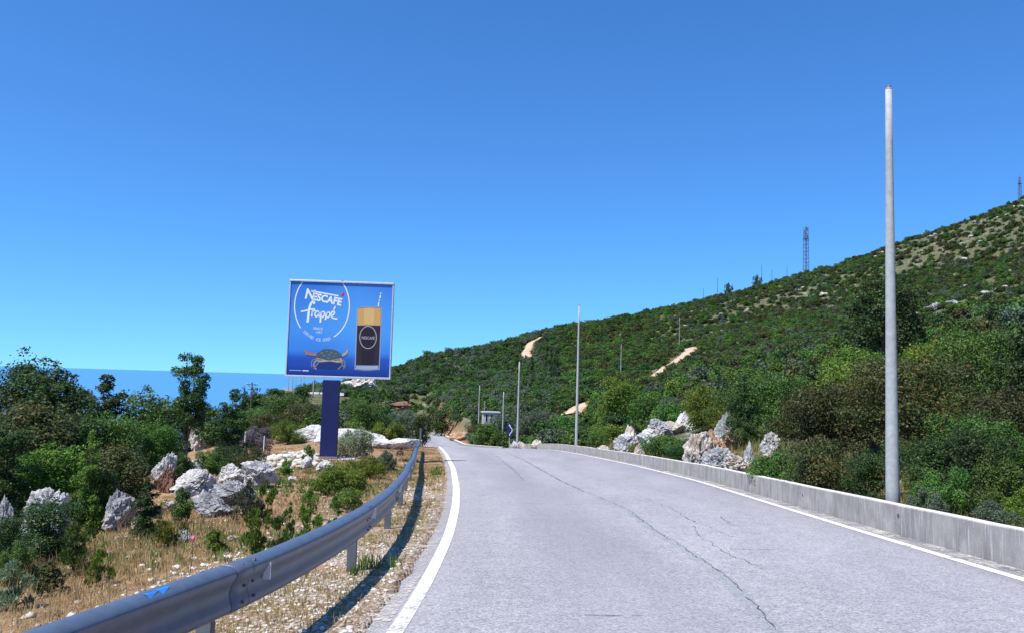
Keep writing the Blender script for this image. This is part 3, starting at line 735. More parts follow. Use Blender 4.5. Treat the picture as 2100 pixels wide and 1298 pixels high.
# right of the road
RR = [
 (1412, 1470, 884, 958, 'pale', 'smooth grey and cream boulder on the left of the big outcrop', 25.5, .15),
 (1432, 1500, 880, 940, 'orange', 'orange cream boulder leaning on the outcrop above the wall', 27.0, .35),
 (1468, 1512, 838, 962, 'grey', 'tall dark pinnacle of the outcrop above the wall', 27.6, .62),
 (1490, 1536, 868, 965, 'orange', 'rusty orange rock beside the dark pinnacle', 27.2, .35),
 (1448, 1522, 915, 978, 'grey', 'cracked grey block at the foot of the outcrop, just over the wall', 24.3, .15),
 (1490, 1545, 930, 982, 'pale', 'tan crumbling block at the right foot of the outcrop', 23.4, .2),
 (1418, 1455, 938, 970, 'grey', 'low bluish grey block at the left foot of the outcrop', 27.0, .2),
 (1530, 1552, 902, 960, 'grey', 'narrow grey rock standing in shadow right of the outcrop', 23.6, .35),
 (1566, 1602, 884, 958, 'white', 'slim whitish rock leaning right among the bushes', 23.8, .35),
 (1262, 1296, 893, 915, 'grey', 'wide grey block at the bottom of the small cairn like rock stack', 40., .15),
 (1264, 1310, 885, 900, 'white', 'flat rock in the middle of the small rock stack', 40.5, .15),
 (1274, 1306, 870, 888, 'pale', 'cream rock on top of the small rock stack', 41., .3),
 (1313, 1360, 878, 912, 'white', 'blocky white rock right of the small rock stack', 39., .15),
 (1334, 1380, 858, 905, 'grey', 'sloping grey slab above the blocky white rock', 42., .3),
 (1386, 1424, 842, 866, 'white', 'highest white rock of the row on the right bank', 44., .35),
 (1355, 1400, 862, 880, 'pale', 'pale slab joining the row of rocks on the right bank', 43.5, .2),
 (1225, 1250, 912, 926, 'pale', 'small tan rock just behind the wall', 42., .2),
 (1300, 1322, 908, 928, 'pale', 'tan stone behind the wall below the blocky white rock', 34., .2),
 (1050, 1064, 902, 918, 'white', 'white rock at the foot of the third pole', 74., .3),
 (1062, 1078, 904, 920, 'pale', 'cream rock right of the third pole foot', 73., .3),
 (1090, 1112, 900, 914, 'pale', 'pale stone just beyond the far end of the wall', 72., .3),
]
for a, b_, c, d, k, lab, yy, tp in RR: rock(a-(b_-a)*.12, b_+(b_-a)*.12, c, d, k, lab, y=yy*(1.17 if yy < 60 else 1), taper=tp, rough=1.15, sink=.15, sub=5 if b_-a > 30 else 4)
# far banks
rock(690, 770, 772, 850, 'pale', 'big rocky spur on the far slope behind the billboard post', y=185, taper=.5, rough=1.3, sub=5, name='rock_outcrop', cat='outcrop')
rock(735, 800, 800, 850, 'pale', 'lower right shoulder of the far rocky spur', y=170, taper=.4, rough=1.3, sub=5, name='rock_outcrop', cat='outcrop')
rock(760, 842, 822, 846, 'orange', 'red brown earth bank above the far bend', taper=.2, rough=1.1, sub=5, name='earth_bank', cat='earth bank').data.materials[0] = M['redearth']
rock(866, 888, 845, 886, 'pale', 'pinkish rock cut beside the far road', taper=.4, rough=1.2, sub=4, name='rock_outcrop', cat='outcrop')
rock(918, 966, 884, 905, 'orange', 'orange earth mound right of the far road', y=122, taper=.4, rough=.8, sub=4, name='earth_bank', cat='earth bank')

# ------------------------------------------------------------------ billboard
BBY = 36.0
def billboard():
    tl = W(594, 573, BBY); tr = W(806, 581, BBY); bl = W(588, 774, BBY); br = W(801, 776, BBY)
    cx = (tl[0]+tr[0]+bl[0]+br[0])/4; zt_ = (tl[2]+tr[2])/2; zb_ = (bl[2]+br[2])/2
    Wd = ((tr[0]-tl[0])+(br[0]-bl[0]))/2; H = zt_-zb_; zg = z1(cx, BBY)
    root = empty('billboard', (cx, BBY, zg), R(3.5)); tag(root, 'blue coffee advertising billboard on one dark blue post', 'billboard')
    zb = zb_-zg; D = .38
    MB().box((0, D/2+.05, zb+H/2), (Wd-.10, D-.06, H-.10)).build('board_box', M['galv_dk'], root)
    fr = .09
    for nm, c, d in (('frame_rail', (0, D/2, zb+H-fr/2), (Wd, D+.08, fr)), ('frame_rail', (0, D/2, zb+fr/2), (Wd, D+.08, fr)),
                     ('frame_rail', (-Wd/2+fr*.35, D/2, zb+H/2), (fr*.7, D+.04, H-2*fr-.004)), ('frame_rail', (Wd/2-fr*.35, D/2, zb+H/2), (fr*.7, D+.04, H-2*fr-.004))):
        MB().box(c, d).build(nm, M['alu'], root, bevel=.012)
    # post and plinth
    pw = 33/FPX*BBY; pxo = W(676, 850, BBY)[0]-cx
    MB().box((pxo, D/2, (zb-.15)/2-.05), (pw, .42, zb+.12-.05)).build('post', M['navy'], root, bevel=.01)
    MB().box((pxo, D/2-.02, .06), (pw+.14, .62, .12)).build('base_plate', M['galv_dk'], root, bevel=.01)
    MB().box((pxo, D/2, -.08), (2.3, 1.6, .2)).build('footing', M['concrete'], root, bevel=.03)
    for sx in (-1, 1): MB().box((pxo+sx*(pw/2+.035), D/2-.26, .15), (.03, .03, .08)).build('anchor_bolt', M['bolt'], root)
    MB().box((-.02, D/2, zb+H+.03), (.10, .10, .06)).build('top_lug', M['bolt'], root)
    # poster, local metres; u right from poster left, v down from poster top
    PW = Wd-2*fr*.7-.02; PH = H-2*fr-.02; x0 = -PW/2; z0 = zb+fr+.01+PH; yf = .012
    m, n, b = mat_new('printed_blue_poster'); B = NB(n); sx = B.add('ShaderNodeSeparateXYZ'); B.link(B.coord(), sx.inputs[0])
    vv = B.math('MULTIPLY', B.math('SUBTRACT', sx.outputs[2], zb), 1/H); uu = B.math('MULTIPLY', sx.outputs[0], 1/Wd)
    col = B.ramp(vv, [(.03, (.008, .030, .20)), (.12, (.014, .065, .37)), (.20, (.016, .085, .45)), (.27, (.045, .23, .70)), (.5, (.065, .29, .76)), (.9, (.042, .20, .64)), (1, (.028, .15, .55))])
    glow = B.math('SUBTRACT', 1.0, B.math('ADD', B.math('POWER', B.math('ABSOLUTE', B.math('SUBTRACT', uu, .18)), 1.3), B.math('POWER', B.math('ABSOLUTE', B.math('SUBTRACT', vv, .66)), 1.3)))
    col = B.mix(B.ramp(glow, [(.5, 0.), (.95, .6)]), col, (.10, .38, .80))
    B.link(col, b.inputs['Base Color']); b.inputs['Roughness'].default_value = .35
    link('poster', py_mesh('poster', [(x0, yf, z0-PH), (x0+PW, yf, z0-PH), (x0+PW, yf, z0), (x0, yf, z0)], [(0, 1, 2, 3)]), root, m)
    U = PW/1262.; 
    def P(a, c, k=1):   # photo crop pixel -> board local; undo the crop's skew
        u = (a-(48-(c-65)*.033)); v = c-(66+(a-50)*.034*(1-(c-65)/1150*.55))
        return Vector((x0+u*U*.998, yf-.004*k, z0-v*PH/1150.))
    def pm(name, col, rough=.4): return simple('print_'+name, col, rough, var=.05, scale=8)
    wh = pm('white', (.80, .85, .88)); red = pm('red', (.60, .02, .10)); ltb = pm('light_blue', (.55, .68, .80))
    foam = pm('foam', (.62, .36, .11)); foam2 = pm('foam_light', (.70, .44, .16)); cof = pm('coffee', (.030, .014, .022)); cof2 = pm('coffee_dark', (.016, .008, .014))
    gls = pm('glass', (.34, .40, .52)); ring = pm('ring', (.36, .33, .36)); gdk = pm('glass_dark', (.10, .14, .28))
    def poly(name, pts, mat, k=1):
        V = [P(a, c, k) for a, c in pts]; return link(name, py_mesh(name, V, [list(range(len(V)))]), root, mat)
    def stroke(mb, pts, wd, k=1, taper=False):
        Q = [P(a, c, k) for a, c in pts]; b0 = len(mb.V)
        for i, p in enumerate(Q):
            t = (Q[min(i+1, len(Q)-1)]-Q[max(0, i-1)]); t.normalize(); nn = Vector((-t.z, 0, t.x)); ww = wd*U*(.5 if not taper else .5*(1-.5*abs(2*i/(len(Q)-1)-1)))
            mb.V += [p+nn*ww, p-nn*ww]
            if i: mb.F.append([b0+2*i-2, b0+2*i-1, b0+2*i+1, b0+2*i])
    def curve(pts, n=8):
        out = []; Q = [pts[0]]+list(pts)+[pts[-1]]
        for i in range(1, len(Q)-2):
            for s in range(n):
                t = s/n; p0, p1, p2, p3 = Q[i-1], Q[i], Q[i+1], Q[i+2]
                out.append(tuple(.5*((2*p1[j])+(-p0[j]+p2[j])*t+(2*p0[j]-5*p1[j]+4*p2[j]-p3[j])*t*t+(-p0[j]+3*p1[j]-3*p2[j]+p3[j])*t**3) for j in (0, 1)))
        return out+[pts[-1]]
    # big oval ring
    cxx, cyy, ea, eb = 433, 367, 341, 423; mb = MB()
    def arc(a0, a1): return [(cxx+ea*math.cos(R(a)), cyy+eb*math.sin(R(a))) for a in np.linspace(a0, a1, 50)]
    stroke(mb, arc(-44.5, 63.5), 13); mb.build('ring_line', wh, root)
    mb = MB(); stroke(mb, arc(140, 224.5), 13); mb.build('ring_line', wh, root)
    def text(body, a, c, ang, size, mat, sx_=1.0, off=.0, k=1, name='lettering', shear=0, align='LEFT'):
        cu = bpy.data.curves.new('t', 'FONT'); cu.body = body; cu.size = size*U; cu.offset = off*U; cu.shear = shear; cu.align_x = align; cu.resolution_u = 4
        ob = bpy.data.objects.new('t', cu); COL.objects.link(ob); bpy.context.view_layer.update()
        me = bpy.data.meshes.new_from_object(ob.evaluated_get(bpy.context.evaluated_depsgraph_get())); bpy.data.objects.remove(ob); me.materials.clear()
        o = link(name, me, root, mat); p = P(a, c, k)
        M_ = Matrix.Translation(p) @ Matrix.Rotation(-R(ang), 4, 'Y').inverted() @ Matrix.Rotation(R(90), 4, 'X') @ Matrix.Diagonal((sx_, 1, 1, 1))
        me.transform(M_); return o
    A = 9.8   # text slope, degrees down to the right
    text('N', 210, 272, A, 178, wh, .92, 5); text('ESCAFE', 308, 290, A, 128, wh, .87, 5)
    mb = MB(); stroke(mb, [(296, 182), (636, 243)], 17); mb.build('logo_bar', wh, root)
    poly('red_accent', [(664, 252), (690, 205), (716, 205), (704, 246)], red)
    # hand lettered word
    S_ = [([(255, 570), (262, 520), (268, 450), (280, 380), (302, 330), (325, 318), (338, 345)], 24), ([(172, 440), (230, 428), (290, 412), (345, 408)], 17),
          ([(305, 500), (313, 455), (318, 425)], 17), ([(312, 465), (326, 435), (345, 425), (355, 430)], 15),
          ([(395, 440), (372, 432), (352, 455), (348, 485), (362, 500), (385, 485), (398, 448), (396, 480), (404, 505)], 15),
          ([(424, 445), (420, 500), (414, 572)], 19), ([(422, 470), (440, 440), (462, 446), (462, 482), (442, 505), (422, 495)], 14),
          ([(490, 452), (484, 500), (476, 538)], 19), ([(488, 478), (506, 448), (530, 452), (530, 486), (510, 510), (490, 500)], 14),
          ([(545, 492), (575, 478), (590, 450), (576, 432), (554, 452), (548, 488), (566, 512), (600, 522), (628, 524)], 16), ([(578, 415), (592, 392), (600, 372)], 15)]
    for pts, wd in S_:
        mb = MB(); stroke(mb, curve(pts), wd*1.18, 2 if wd < 20 else 1); mb.build('script_stroke', wh, root)
    text('SINCE', 328, 655, 3.5, 44, ltb, .98, 1.); text('1957', 356, 705, 3.5, 44, ltb, .92, 1.)
    msg = 'SERVED ICE COLD'; angs = np.linspace(131.5, 73, len(msg))
    for ch, a in zip(msg, angs):
        if ch == ' ': continue
        X_ = cxx+(ea+2)*math.cos(R(a)); Y_ = cyy+(eb+4)*math.sin(R(a)); tx, ty = ea*math.sin(R(a)), -eb*math.cos(R(a))
        text(ch, X_+2, Y_+8, math.degrees(math.atan2(ty, tx)), 50, ltb, .86, 1.2, align='CENTER')
    # glass of iced coffee
    L0, R0, L1, R1 = 872, 1180, 850, 1156
    def lerp(t): return L0+(L1-L0)*t, R0+(R1-R0)*t
    ys = lambda c: (c-390)/760
    def band(c0, c1, ins, k, name, mat, bot=0, top=0):
        a0, b0 = lerp(ys(c0)); a1, b1 = lerp(ys(c1)); pts = []
        pts += [(a0+ins+(b0-a0-2*ins)*t, c0-top*math.sin(math.pi*t)) for t in np.linspace(0, 1, 9)]
        pts += [(b1-ins-(b1-a1-2*ins)*t, c1+bot*math.sin(math.pi*t)) for t in np.linspace(0, 1, 9)]
        poly(name, pts, mat, k)
    band(390, 1142, -3, 1, 'glass_outline', gls, 14, 20); band(392, 1125, 6, 2, 'glass_body', gdk, 10, 14)
    band(398, 602, 9, 3, 'foam_band', foam, 0, 12); band(398, 590, 90, 4, 'foam_highlight', foam2, 0, 9)
    band(606, 1085, 12, 3, 'coffee_band', cof, 8, 0); band(640, 1075, 75, 4, 'coffee_shade', cof2, 5, 0); band(1092, 1135, 16, 4, 'glass_base', gls, 8, 0)
    mb = MB(); stroke(mb, [(1012+104*math.cos(t), 748+136*math.sin(t)) for t in np.linspace(0, 2*math.pi, 49)], 11, 5); mb.build('oval_mark', ring, root)
    text('NESCAFÉ', 930, 768, 1.5, 50, ring, .80, 1.2, k=5)
    for q, (a, c, a2, c2) in enumerate(((1136, 372, 1142, 320), (1146, 312, 1154, 280), (1156, 272, 1160, 235), (1162, 226, 1168, 200))):
        mb = MB(); stroke(mb, [(a, c), (a2, c2)], 15, 2); mb.build('straw_stripe', wh if q % 2 == 0 else ltb, root)
    # small shore crab printed on the poster
    shell = pm('crab_shell', (.06, .10, .12)); shell2 = pm('crab_spots', (.13, .18, .16)); belly = pm('crab_belly', (.42, .36, .30)); claw = pm('crab_claw', (.34, .19, .14)); leg = pm('crab_leg', (.20, .21, .22)); shd = pm('crab_shadow', (.010, .03, .16))
    poly('crab_shadow', [(320, 1128), (420, 1050), (660, 1055), (730, 1130), (540, 1148)], shd, 1)
    poly('crab_belly', [(358, 1040), (378, 1000), (520, 1035), (680, 1000), (700, 1048), (640, 1062), (540, 1045), (430, 1058)], belly, 3)
    poly('crab_shell', curve([(370, 985), (385, 945), (425, 920), (470, 896), (560, 898), (630, 918), (670, 950), (690, 985), (640, 1002), (560, 1030), (480, 1025), (410, 1000), (370, 985)], 4)[:-1], shell, 4)
    for a, c, r_ in ((440, 945, 18), (500, 925, 14), (560, 935, 18), (610, 950, 15), (470, 975, 16), (590, 985, 14), (530, 965, 16), (520, 1010, 16)):
        poly('crab_spot', [(a+r_*1.3*math.cos(t), c+r_*.7*math.sin(t)) for t in np.linspace(0, 6.28, 8)[:-1]], shell2, 5)
    poly('crab_mouth', [(370, 1010), (440, 1018), (440, 1030), (365, 1028)], claw, 5); poly('crab_mouth', [(580, 1022), (665, 1006), (672, 1026), (590, 1034)], claw, 5)
    poly('crab_claw', [(370, 985), (300, 975), (245, 968), (235, 950), (228, 905), (250, 900), (262, 930), (290, 938), (350, 940), (375, 950)], claw, 4)
    poly('crab_claw', [(690, 985), (735, 968), (760, 940), (768, 890), (748, 902), (735, 925), (712, 940), (690, 960)], belly, 4)
    for pts in ([(365, 1020), (325, 1035), (312, 1075), (320, 1120)], [(380, 1040), (348, 1060), (345, 1110), (375, 1145)], [(410, 1050), (395, 1070), (340, 1140)], [(700, 1020), (722, 1050), (728, 1100), (708, 1140)], [(690, 1045), (700, 1080), (655, 1130), (640, 1140)], [(660, 1052), (690, 1070), (720, 1135)]):
        mb = MB(); stroke(mb, curve(pts, 4), 14, 2); mb.build('crab_leg', leg if pts[0][0] != 380 else belly, root)
    mb = MB(); stroke(mb, [(40, 1160), (190, 1163)], 6, 1); mb.build('fine_print', ltb, root)
    mb = MB(); stroke(mb, [(205, 1163), (278, 1165)], 11, 1); mb.build('fine_print', wh, root)
billboard()

# ------------------------------------------------------------------ poles, masts, small structures
def pole(px, top, y, label, r0=.125, r1=.058, base=None, tilt=0, mat='pole', group='bare street light poles without lamps', cat='pole', name='street_pole', x=None):
    X, Y, Z = G(px, y)
    if x is not None: X = x; Z = z1(X, Y)
    T = W(px+(1050-px)*.0165 if y < 20 else px, top, y); tx = X+tilt
    mb = MB(); n = 9; mb.tube([(X+(tx-X)*t-X, 0, Z-.4+(T[2]-Z+.4)*t-Z) for t in np.linspace(0, 1, n)], [r0+(r1-r0)*t for t in np.linspace(0, 1, n)], 20 if y < 60 else 10)
    r = mb.build(name, M[mat], None, True); r.location = (X, Y, Z)
    tag(r, label, cat, group); 
    if y < 60:
        o = MB().tube([(tx-X, 0, T[2]-Z-.02), (tx-X, 0, T[2]-Z+.05)], [r1*1.05, r1*.8], 14).build('cap', M['galv_dk'], r)
        o = MB().tube([(0, 0, -.35), (0, 0, .06)], [r0*1.9, r0*1.7], 14).build('footing', M['concrete'], r)
    return r
pole(1831, 182, 14.6, 'tallest bare grey concrete pole just behind the wall at right', .125, .056)
pole(1181.5, 627, 57, 'bare concrete pole behind the wall, second from the right', .12, .055)
pole(1060.5, 741, 75, 'bare concrete pole at the end of the wall beside the blue arrow sign')
pole(1030, 803, 98, 'bare concrete pole just left of the blue arrow sign')
pole(981, 790, 135, 'bare concrete pole left of the small concrete hut')
pole(993, 822, 140, 'thin short pole in front of the small concrete hut', .07, .04)
pole(1273, 706, 200, 'bare pole rising above the round yellow green tree on the slope')
pole(1393, 651, 262, 'bare pole on the hillside above the top of the pale dirt track')
pole(1471, 570, 452, 'thin pole on the ridge left of the round ridge bush', .16, .12, mat='mast')
pole(1442, 592, 455, 'shortest thin pole on the ridge, leftmost one', .14, .12, mat='mast')
pole(1562, 543, 458, 'thin pole on the ridge right behind the dark round tree', .16, .12, mat='mast')
pole(1583, 553, 458, 'thin pole on the ridge between the dark round tree and the lattice mast', .16, .12, mat='mast')
pole(1614, 546, 460, 'thin pole on the ridge nearest to the lattice mast', .16, .12, mat='mast')
for px_, t_, y_, lab in ((590, 745, 215, 'leftmost thin pole showing under the billboard'), (598, 742, 190, 'second thin pole from the left under the billboard'), (604, 748, 230, 'third thin pole from the left under the billboard'),
                         (615.5, 745, 215, 'fourth thin pole from the left under the billboard'), (621, 750, 240, 'fifth thin pole from the left under the billboard'), (642, 735, 150, 'nearest thin pole under the billboard, left of its post')):
    pole(px_, t_, y_, lab, .12, .08, group='far poles by the pale terrace')
# wooden utility pole with crossarms
X, Y, Z = G(511, 120); T = W(511, 783, 120); r = empty('utility_pole', (X, Y, Z)); tag(r, 'dark utility pole with crossarm against the sea left of the billboard', 'utility pole')
h = T[2]-Z; MB().tube([(0, 0, -.3), (0, 0, h)], [.12, .09], 8).build('shaft', M['bark'], r)
MB().box((0, 0, h-.35), (1.7, .12, .12)).build('crossarm', M['bark'], r); MB().box((0, 0, h-1.1), (1.2, .1, .1)).build('crossarm', M['bark'], r)
for sx in (-.75, 0, .75): MB().tube([(sx, 0, h-.29), (sx, 0, h-.1)], [.06, .04], 8).build('insulator', M['white'], r)
for sx in (-1, 1): MB().tube([(sx*.6, 0, h-.35), (0, 0, h-1.0)], .035, 5).build('brace', M['bark'], r)
pole(498, 789, 150, 'small plain pole left of the utility pole with crossarm', .10, .08, mat='bark', group='far poles by the pale terrace')
def lattice(px, top, y, wd, label, antennas):
    X, Y, Z = G(px, y); T = W(px, top, y); h = T[2]-Z; r = empty('lattice_mast', (X, Y, Z), R(18)); tag(r, label, 'lattice mast')
    def hw(z): return wd/2*(1-.35*z/h)
    for sx in (-1, 1):
        for sy in (-1, 1): MB().tube([(sx*hw(-1), sy*hw(-1), -1), (sx*hw(h*.93), sy*hw(h*.93), h*.93)], .13*wd/2.4, 5).build('leg', M['mast'], r)
    zs = np.arange(0, h*.93, wd*.85); ring = MB(); br = MB()
    for i, z in enumerate(zs):
        a = hw(z); c = [(-a, -a, z), (a, -a, z), (a, a, z), (-a, a, z)]
        for k in range(4):
            ring.tube([c[k], c[(k+1) % 4]], .07*wd/2.4, 4)
            if i < len(zs)-1:
                z2 = zs[i+1]; a2 = hw(z2); c2 = [(-a2, -a2, z2), (a2, -a2, z2), (a2, a2, z2), (-a2, a2, z2)]
                br.tube([c[k], c2[(k+1) % 4]] if i % 2 else [c2[k], c[(k+1) % 4]], .07*wd/2.4, 4)
    ring.build('cross_bracing', M['mast'], r); br.build('diagonal_bracing', M['mast'], r)
    MB().box((0, 0, h*.72), (wd*1.15, wd*1.15, .12)).build('platform', M['mast'], r)
    MB().tube([(0, 0, h*.9), (0, 0, h)], .07, 5).build('top_rod', M['mast'], r)
    if antennas:
        for k, (an, zf) in enumerate(((20, .90), (140, .90), (260, .90), (60, .83), (180, .83), (300, .83), (0, .76), (120, .76), (240, .76))):
            a = R(an); q = hw(h*zf)+.35; MB().box((math.cos(a)*q, math.sin(a)*q, h*zf), (.28, .40, 1.7), a).build('panel_antenna', M['galv_dk'], r)
        MB().tube([(-hw(h*.78)-.2, -.3, h*.77), (-hw(h*.78)-.6, -.5, h*.77)], [.15, .7], 14).build('dish_antenna', M['galv_dk'], r)
        MB().tube([(hw(h*.2), -.3, h*.22), (hw(h*.2)+1.3, -.3, h*.22)], .09, 5).build('side_arm', M['mast'], r)
lattice(1653, 458, 462, 2.5, 'tall dark lattice telecom mast standing on the ridge', True)
lattice(2092, 360, 408, 1.3, 'thin lattice mast on the highest ridge at the right edge', False)
# hut
X, Y, Z = G(1003, 124); T = W(1003, 845, 124); hh = max(2.6, T[2]-Z); r = empty('concrete_hut', (X, Y, Z), R(8)); tag(r, 'small pale concrete guard hut with flat roof half hidden by bushes', 'hut')
MB().box((0, 0, hh/2-.2), (2.2, 2.2, hh+.3)).build('wall', M['wallp'], r); MB().box((.12, 0, hh+.05), (2.8, 2.6, .16)).build('roof', M['wallp'], r)
for sx in (-.62, .12, .75):
    f = MB().box((sx, -1.105, hh-.85), (.42, .05, 1.25)).build('window', M['white'], r); MB().box((sx, -1.135, hh-.85), (.30, .02, 1.12)).build('pane', M['glassdk'], f)
# blue arrow sign
X, Y, Z = G(1045, 84); c = W(1045, 881, 84); r = empty('road_sign', (X, Y, Z), R(-6)); tag(r, 'dark blue road sign with white bent arrow beyond the crest of the road', 'road sign')
zc = c[2]-Z; sw, sh = .66, 1.36
MB().box((0, 0, zc), (sw, .04, sh)).build('sign_panel', M['navy'], r, bevel=.01)
MB().tube([(0, .05, -.3), (0, .05, zc+sh/2-.1)], .035, 8).build('sign_pole', M['steelpole'], r)
mb = MB(); pts = [(-.02, -.60), (-.02, -.42), (.20, -.16), (.22, .10), (.0, .36), (-.08, .50)]
for i in range(len(pts)-1):
    a, b_ = Vector((pts[i][0], -.024, zc+pts[i][1])), Vector((pts[i+1][0], -.024, zc+pts[i+1][1])); t = (b_-a).normalized(); nn = Vector((-t.z, 0, t.x))*.035; k = len(mb.V)
    mb.V += [a+nn, a-nn, b_-nn, b_+nn]; mb.F.append([k, k+1, k+2, k+3])
k = len(mb.V); mb.V += [Vector((-.16, -.024, zc+.44)), Vector((.06, -.024, zc+.44)), Vector((-.10, -.024, zc+.62))]; mb.F.append([k, k+1, k+2]); mb.build('arrow_symbol', M['white'], r)
# terrace and pale walls far left
X, Y, Z = G(668, 152); c = W(668, 806, 152); r = empty('concrete_terrace', (X, Y, Z), R(-4)); tag(r, 'pale concrete terrace building on the headland seen left of the billboard post', 'building')
zz = c[2]-Z; MB().box((0, 3, zz/2-.6), (7.6, 6, zz+1.2-.12)).build('wall', M['wallp'], r); MB().box((0, 3, zz), (8.1, 6.6, .14)).build('roof', M['white'], r)
MB().box((0.6, -.6, zz*.25), (6.4, 1.1, .5)).build('terrace_step', M['white'], r)
MB().box((.4, -.03, zz*.55), (5.6, .05, zz*.28)).build('dark_opening', M['glassdk'], r)
X, Y, Z = G(614, 232); c = W(614, 797, 232); r = link('boundary_wall', py_mesh('w', *(lambda m: (m.V, m.F))(MB().box((0, 0, 0), (9.6, .5, 1.5)))), None, M['wallp']); r.location = (c[0], 232, c[2]-.6); tag(r, 'long low pale wall on the headland under the billboard', 'wall')
X, Y, Z = G(714, 96); c = W(714, 815, 96)
# rusty arch
X, Y, Z = G(820.5, 47); r = empty('rusty_culvert_pipe', (X, Y, Z), R(10)); tag(r, 'short rusty culvert pipe end half buried beside the guardrail', 'pipe')
mb = MB(); V = []; F = []; n = 18
for i in range(n+1):
    a = math.pi*i/n
    for rad, yy in ((.25, 0), (.19, 0), (.19, .55), (.25, .55)): V.append((math.cos(a)*rad, yy, math.sin(a)*rad*1.35-.03))
    if i:
        for k in range(4): F.append(((i-1)*4+k, (i-1)*4+(k+1) % 4, i*4+(k+1) % 4, i*4+k))
link('pipe_shell', py_mesh('pipe_shell', V, F, True), r, M['rust'])
MB().box((0, .30, .02), (.34, .3, .22)).build('mortar_fill', M['wallp'], r, bevel=.04)
# tyre
X, Y, Z = G(849.5, 60); bm = bmesh.new(); V = []; F = []; n1, n2 = 28, 12
for i in range(n1):
    for j in range(n2):
        a = 2*math.pi*i/n1; b_ = 2*math.pi*j/n2; q = .27+.085*math.cos(b_); V.append((q*math.cos(a), .10*math.sin(b_), q*math.sin(a)+.34)); F.append((i*n2+j, ((i+1) % n1)*n2+j, ((i+1) % n1)*n2+(j+1) % n2, i*n2+(j+1) % n2))
bm.free(); t_ = link('discarded_tyre', py_mesh('discarded_tyre', V, F, True), None, M['black']); t_.location = (X, Y, Z); t_.rotation_euler = (R(-12), 0, R(12)); tag(t_, 'old black tyre propped up under the dark bush by the guardrail end', 'tyre')
# white stakes and plank heap
for px_, t_, y_, lab in ((499, 884, 40, 'white wooden stake with splayed foot by the grey twiggy bush'), (539, 893, 43, 'plain white stake right of the splayed one')):
    X, Y, Z = G(px_, y_); T = W(px_, t_, y_); h = T[2]-Z; r = empty('white_stake', (X, Y, Z)); tag(r, lab, 'stake')
    MB().tube([(0, 0, -.2), (.02, 0, h)], [.03, .025], 6).build('shaft', M['white'], r)
    if px_ < 510:
        for q in (-.55, -.28, .25): MB().tube([(0, 0, h*.45), (q, .05, .0)], [.02, .03], 5).build('strut', M['white'], r)
for k, (px_, y_, L_, an, lab) in enumerate(((520, 42, 1.5, 8, 'long bleached board lying between the two white stakes'), (586, 43, 1.7, -24, 'grey board lying on rubble left of the billboard post'), (570, 38, 1.0, 30, 'short pale board lying in the rubble'))):
    X, Y, Z = G(px_, y_); o = MB().box((0, 0, .08), (L_, .22, .05)).build('old_board', M['deadwood'], None, bevel=.008); o.location = (X, Y, Z+.05); o.rotation_euler = (R(6), R(-5), R(an)); tag(o, lab, 'board')

# ------------------------------------------------------------------ dirt tracks on the hill
def track(pts, wd, label):
    P_ = []
    for p, y in pts: x, yy, z = G(p, y); P_.append((x, yy))
    P_ = np.array(P_); t = np.linspace(0, len(P_)-1, 90); xs = np.interp(t, range(len(P_)), P_[:, 0]); ys = np.interp(t, range(len(P_)), P_[:, 1])
    k = np.hanning(9); k /= k.sum(); xs = np.convolve(np.pad(xs, 4, 'edge'), k, 'valid'); ys = np.convolve(np.pad(ys, 4, 'edge'), k, 'valid'); V = []; F = []
    for i in range(len(xs)):
        a = max(i-1, 0); b_ = min(i+1, len(xs)-1); tx, ty = xs[b_]-xs[a], ys[b_]-ys[a]; l = math.hypot(tx, ty)+1e-6; nx, ny = ty/l, -tx/l
        ww = wd*(1+.55*mn.noise(Vector((i*.45, wd, 0))))
        for j, q in enumerate((-.62, -.5, 0, .5, .62)):
            x_, y_ = xs[i]+nx*q*ww, ys[i]+ny*q*ww; V.append((x_, y_, z1(x_, y_)+(.28+.08*mn.noise(Vector((i*.7, j, 3))) if 0 < j < 4 else -.5)))
        if i:
            for j in range(4): F.append(((i-1)*5+j, (i-1)*5+j+1, i*5+j+1, i*5+j))
    o = link('dirt_track', py_mesh('dirt_track', V, F, True), None, M['track']); tag(o, label, kind='structure'); TRK.extend(zip(xs, ys)); return o
TRK = []
track([(1165, 126), (1200, 132), (1250, 148), (1310, 166), (1330, 180), (1365, 200), (1392, 215), (1410, 228), (1422, 236), (1412, 247), (1405, 250)], 3.1, 'pale dirt track climbing the hillside')
track([(1086, 318), (1083, 330), (1080, 345), (1088, 358), (1106, 370), (1112, 380)], 3.6, 'pale dirt track near the crest of the ridge')
TRK = np.array(TRK)

